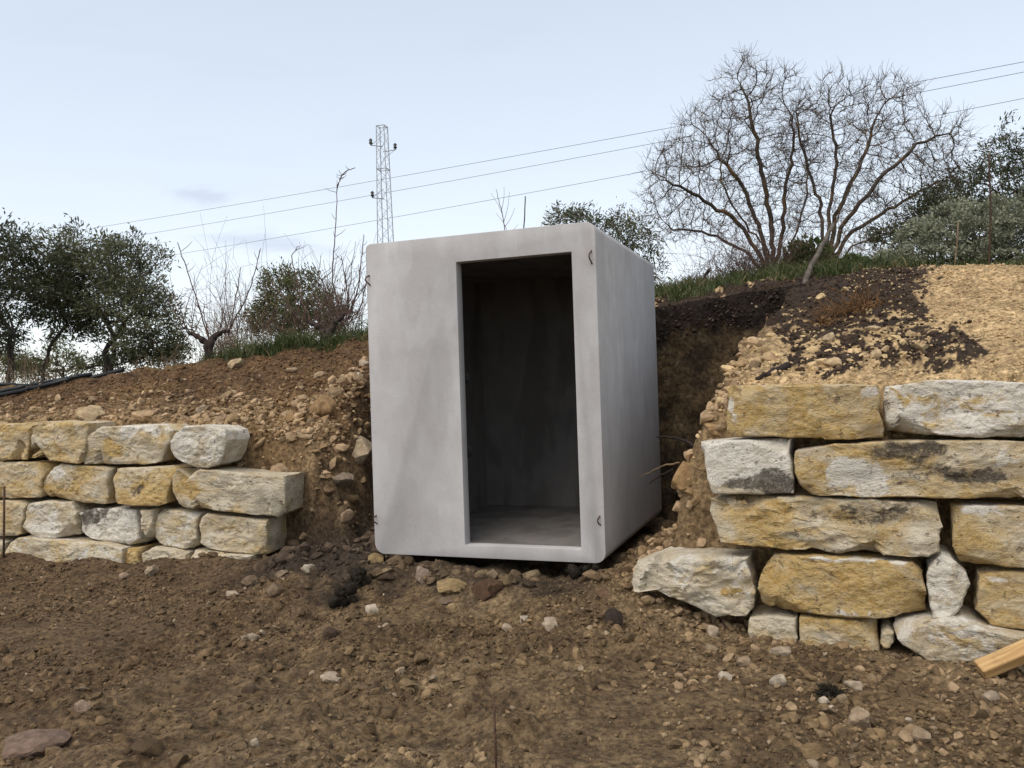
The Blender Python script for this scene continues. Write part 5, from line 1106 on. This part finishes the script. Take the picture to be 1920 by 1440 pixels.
_b = gz_at(1792, 9.6); stick([_b-[0, 0, 0.1], at(1794, 460, 9.6), at(1797, 418, 9.6)], 0.011, M_DRY, 'short pale wooden stake in front of the grey bush', 'stake', 'wooden_stake', amp=0.002)
_b = gz_at(1322, 10.6); stick([_b, at(1326, 535, 10.6), at(1320, 520, 10.6), at(1330, 505, 10.6)], 0.03, M_BARK_V, 'small gnarled stump on the grass edge beside the cabin', 'stump', 'vine_stump', amp=0.03)

# orange dead weeds hanging on the dark soil
def weeds(px, py, wpx, hpx, n, seed, label):
    c0 = ground_hit(px, py+hpx*0.5); r = np.random.default_rng(seed); T = Tubes(); W_ = wpx/F_PX*c0[1]/2
    for k in range(n):
        a = r.uniform(0, 2*np.pi); rr = W_*r.uniform(0, 1)**0.5; s = c0+[math.cos(a)*rr, 0.6*math.sin(a)*rr, 0]; s[2] = H(s[:1], s[1:2])[0]; e = r.normal(0, 0.7, 3); e[2] = abs(e[2])+0.3; l = hpx/F_PX*c0[1]*r.uniform(0.3, 0.9)
        T.add(smooth([s, s+e*l*0.5, s+e*l+r.normal(0, 0.05, 3)-[0, 0, 0.05]], 7, 0.03, k), np.linspace(0.005, 0.0025, 7), 3, cap=False)
    solo('dead_weeds', T.mesh('dead_weeds'), M_ORANGE, Vector(c0), label=label, cat='weeds')
weeds(1605, 556, 95, 50, 130, 751, 'orange brown dead weeds on the dark soil below the bare trees')
weeds(1545, 590, 50, 36, 40, 752, 'smaller patch of brown dead weeds left of the orange ones')

# grass along both ridges
def grass(name, n, xr, yo, hgt, dens, seed, extra=None):
    r = np.random.default_rng(seed); x = r.uniform(*xr, n); yr_, _ = ridge(x); y = yr_+r.uniform(*yo, n)*1.0
    m = dens(x, y, r) & (r.uniform(0, 1, n) < 0.25+0.9*sstep((f2(x, y, 3.1, 2, 71.0)+0.25)/0.5)); x, y = x[m], y[m]
    dl, db, dr_ = alcove(x, y); ok = db < -0.03; ok |= (dl < -0.2) | (dr_ < -0.1); x, y = x[ok], y[ok]; k = len(x)
    p = drop(x, y); p[:, 2] -= 0.01; h = hgt*r.uniform(0.35, 1.25, k)*(0.45+1.0*sstep((f2(x, y, 2.2, 3, 3.0)+0.35)/0.8)); a = r.uniform(0, 2*np.pi, k); side = np.stack([np.cos(a), np.sin(a), 0*a], 1)*(0.0045+0.004*r.uniform(0, 1, k))[:, None]
    ln = r.normal(0, 0.33, (k, 3)); ln[:, 2] = 1; mid = p+ln*h[:, None]*0.55; tip = p+ln*np.array([1.9, 1.9, 0.92])*h[:, None]
    V = np.stack([p-side, p+side, mid+side*0.8, mid-side*0.8, tip], 1).reshape(-1, 3); b = np.arange(k)[:, None]*5
    me = np_mesh(name, V, b+np.array([[0, 1, 2, 3]]), b+np.array([[3, 2, 4]])); c = np.clip(0.35+0.55*f2(x, y, 1.6, 2, 8.0)+r.normal(0, 0.22, k), 0, 1); dry = np.clip((r.uniform(0, 1, k) < 0.16+0.5*sstep((f2(x, y, 1.3, 2, 13.0)-0.05)/0.4))*r.uniform(0.4, 1, k), 0, 1); vcol(me, 'col', np.repeat(np.column_stack([c, dry, 0*c]), 5, 0))
    link(name, me, M_GRASS, kind='stuff')
grass('grass', 15000, (-3.7, -0.6), (-0.10, 1.3), 0.17, lambda x, y, r: r.uniform(0, 1, len(x)) < sstep((x+3.9)/1.6)*0.9+0.1, 801)
grass('grass', 30000, (0.6, 7.0), (-0.16, 1.6), 0.13, lambda x, y, r: r.uniform(0, 1, len(x)) < 0.95, 802)
grass('grass', 12000, (0.6, 8.0), (1.2, 6.5), 0.16, lambda x, y, r: r.uniform(0, 1, len(x)) < 0.9, 803)
grass('grass', 6000, (-7, 0.6), (0.8, 5.0), 0.12, lambda x, y, r: r.uniform(0, 1, len(x)) < 0.6, 804)
# leafy weeds round the feet of the bare trees
def weedy(px, d, wpx, hpx, n, seed, label):
    b0 = gz_at(px, d); r = np.random.default_rng(seed); W_ = wpx/F_PX*d/2; Hh = hpx/F_PX*d; v = r.normal(size=(n, 3)); v /= np.linalg.norm(v, axis=1)[:, None]; v *= r.uniform(0.3, 1, (n, 1)); v[:, 2] = np.abs(v[:, 2])
    P = b0+v*np.array([W_, 0.35, Hh]); me = leaf_cards(P, 0.075, seed, 0.5, 0.0, v+[0, 0, 0.6], None); solo('leafy_weed', me, M_GRASS, Vector(b0), label=label, cat='weed')
weedy(1520, 11.2, 110, 75, 2600, 811, 'thick green weeds at the foot of the two bare trees')
weedy(1600, 10.6, 90, 45, 1500, 812, 'low green weeds right of the leaning dead branch')
# black tufts dug up with soil below the cabin
for (px, py, w_, h_, seed, lab) in [(640, 1118, 62, 60, 821, 'round black tuft of turf and soil on the dirt left of the cabin'), (672, 1085, 56, 50, 822, 'dark green black turf tuft beside the cabin bottom left corner'), (1090, 1066, 60, 26, 823, 'dark grassy tuft under the cabin bottom right corner'), (1563, 1300, 44, 28, 824, 'small dark tuft of soil and roots on the dirt at right')]:
    c0 = ground_hit(px, py+h_*0.4); s = w_/F_PX*c0[1]/2; root = empty('turf_tuft', Vector(c0), lab, 'tuft'); rl = np.random.default_rng(seed+9); PL = [rock_shape(2, seed+q, 0.4) for q in range(14)]; hz = h_/F_PX*c0[1]/2; P = np.concatenate([q[0]*s*rl.uniform(0.22, 0.5)+c0+[rl.normal(0, 0.42)*s, 0.04+rl.normal(0, 0.35)*s, hz*rl.uniform(0.1, 1.25)] for q in PL]); Fc = np.concatenate([q[1]+i*len(q[0]) for i, q in enumerate(PL)])
    m = np_mesh('soil_lump', P, Fc); vcol(m, 'col', np.tile((0.022, 0.016, 0.011), (len(P), 1))); child('soil_lump', m, M_ROCK, root)
    r = np.random.default_rng(seed); n = 500; k = r.integers(0, len(P), n); dr_ = P[k]-c0-[0, 0.05, 0.03]; dr_ /= np.linalg.norm(dr_, axis=1)[:, None]
    lm = leaf_cards(P[k]-dr_*0.01, 0.045, seed, 0.1, 0.0, dr_, np.full(n, 0.0)); child('roots', lm, simple('turf_roots', (0.014, 0.012, 0.008), (0.034, 0.032, 0.014), 30), root)

# ------------------------------------------------------------------ power line
def pylon(px, top_py, D, label, hidden=8.0, full=True, seed=1, wtop=0.62, slope=0.030):
    top = at(px, top_py, D); hb = float(H(np.array([top[0]]), np.array([D]))[0]); base = np.array([top[0], top[1], hb]); root = empty('lattice_pylon', Vector(base), label, 'pylon', 'lattice pylons')
    Ht = top[2]-base[2]; a0 = math.radians(28)
    def corner(k, z): s = wtop/2+slope*(Ht-z)/2; a = a0+math.pi/2*k; return base+np.array([math.cos(a)*s*1.414, math.sin(a)*s*1.414, z])
    for k in range(4):
        t = Tubes(); t.add([corner(k, 0), corner(k, Ht)], 0.034, 4); child('leg', t.mesh('leg'), M_STEEL, root)
    br = Tubes(); z = 0.0; i = 0
    while z < Ht-0.3:
        s = wtop+slope*(Ht-z); z2 = min(z+s*0.85, Ht)
        for k in range(4):
            a, b = (k, (k+1) % 4) if i % 2 == 0 else ((k+1) % 4, k); br.add([corner(a, z), corner(b, z2)], 0.015, 3, cap=False)
        if i % 9 == 4:
            for k in range(4): br.add([corner(k, z), corner((k+1) % 4, z)], 0.035, 3, cap=False)
        z = z2; i += 1
    for k in range(4): br.add([corner(k, Ht), corner((k+1) % 4, Ht)], 0.03, 3)
    child('bracing', br.mesh('bracing'), M_STEEL, root)
    if full:
        for (sx, dz) in ((-1, 1.5), (1, 1.9), (-1, 5.4)):
            c = base+np.array([0, 0, Ht-dz]); tipp = c+np.array([sx*(0.95 if sx > 0 else 0.85), -0.1, 0.1]); t = Tubes(); t.add([c, tipp], 0.035, 4); t.add([c+[0, 0, 0.75 if sx < 0 else -0.55], tipp], 0.02, 4)
            arm = child('crossarm', t.mesh('crossarm'), M_STEEL, root); zz = np.array([0, 0.1, 0.12, 0.24, 0.26, 0.38, 0.4, 0.5]); t = Tubes(); t.add(tipp+np.column_stack([0*zz, 0*zz, zz]), [0.05, 0.05, 0.14, 0.12, 0.07, 0.15, 0.12, 0.04], 8)
            child('insulator', t.mesh('insulator'), M_INS, arm)
pylon(716, 237, 62, 'tall grey lattice pylon rising behind the cabin')
pylon(1238, 436, 300, 'tiny far lattice pylon beside the cabin back corner', full=False, wtop=1.4, slope=0.05)
for (pa, pb, lab) in [((60, 441), (1920, 118), 'uppermost of the three overhead power wires'), ((200, 446), (1920, 137), 'middle of the three overhead power wires'), ((310, 475), (1920, 186), 'lowest of the three overhead power wires')]:
    sl = (pb[1]-pa[1])/(pb[0]-pa[0]); A_ = at(pa[0]-330, pa[1]-330*sl-4, 96); B_ = at(2500, pb[1]+580*sl*1.12, 38)
    t = np.linspace(0, 1, 60); P = A_+(B_-A_)*t[:, None]; P[:, 2] -= 1.9*4*t*(1-t)*0.35
    T = Tubes(); T.add(P, 0.015, 5); solo('power_wire', T.mesh('power_wire'), M_WIRE, Vector(A_), label=lab, cat='wire', group='overhead power wires')
if False: print('tris', sum(sum(len(p.vertices)-2 for p in o.data.polygons) for o in scene.objects if o.type == 'MESH' and len(o.data.polygons) < 20000) )
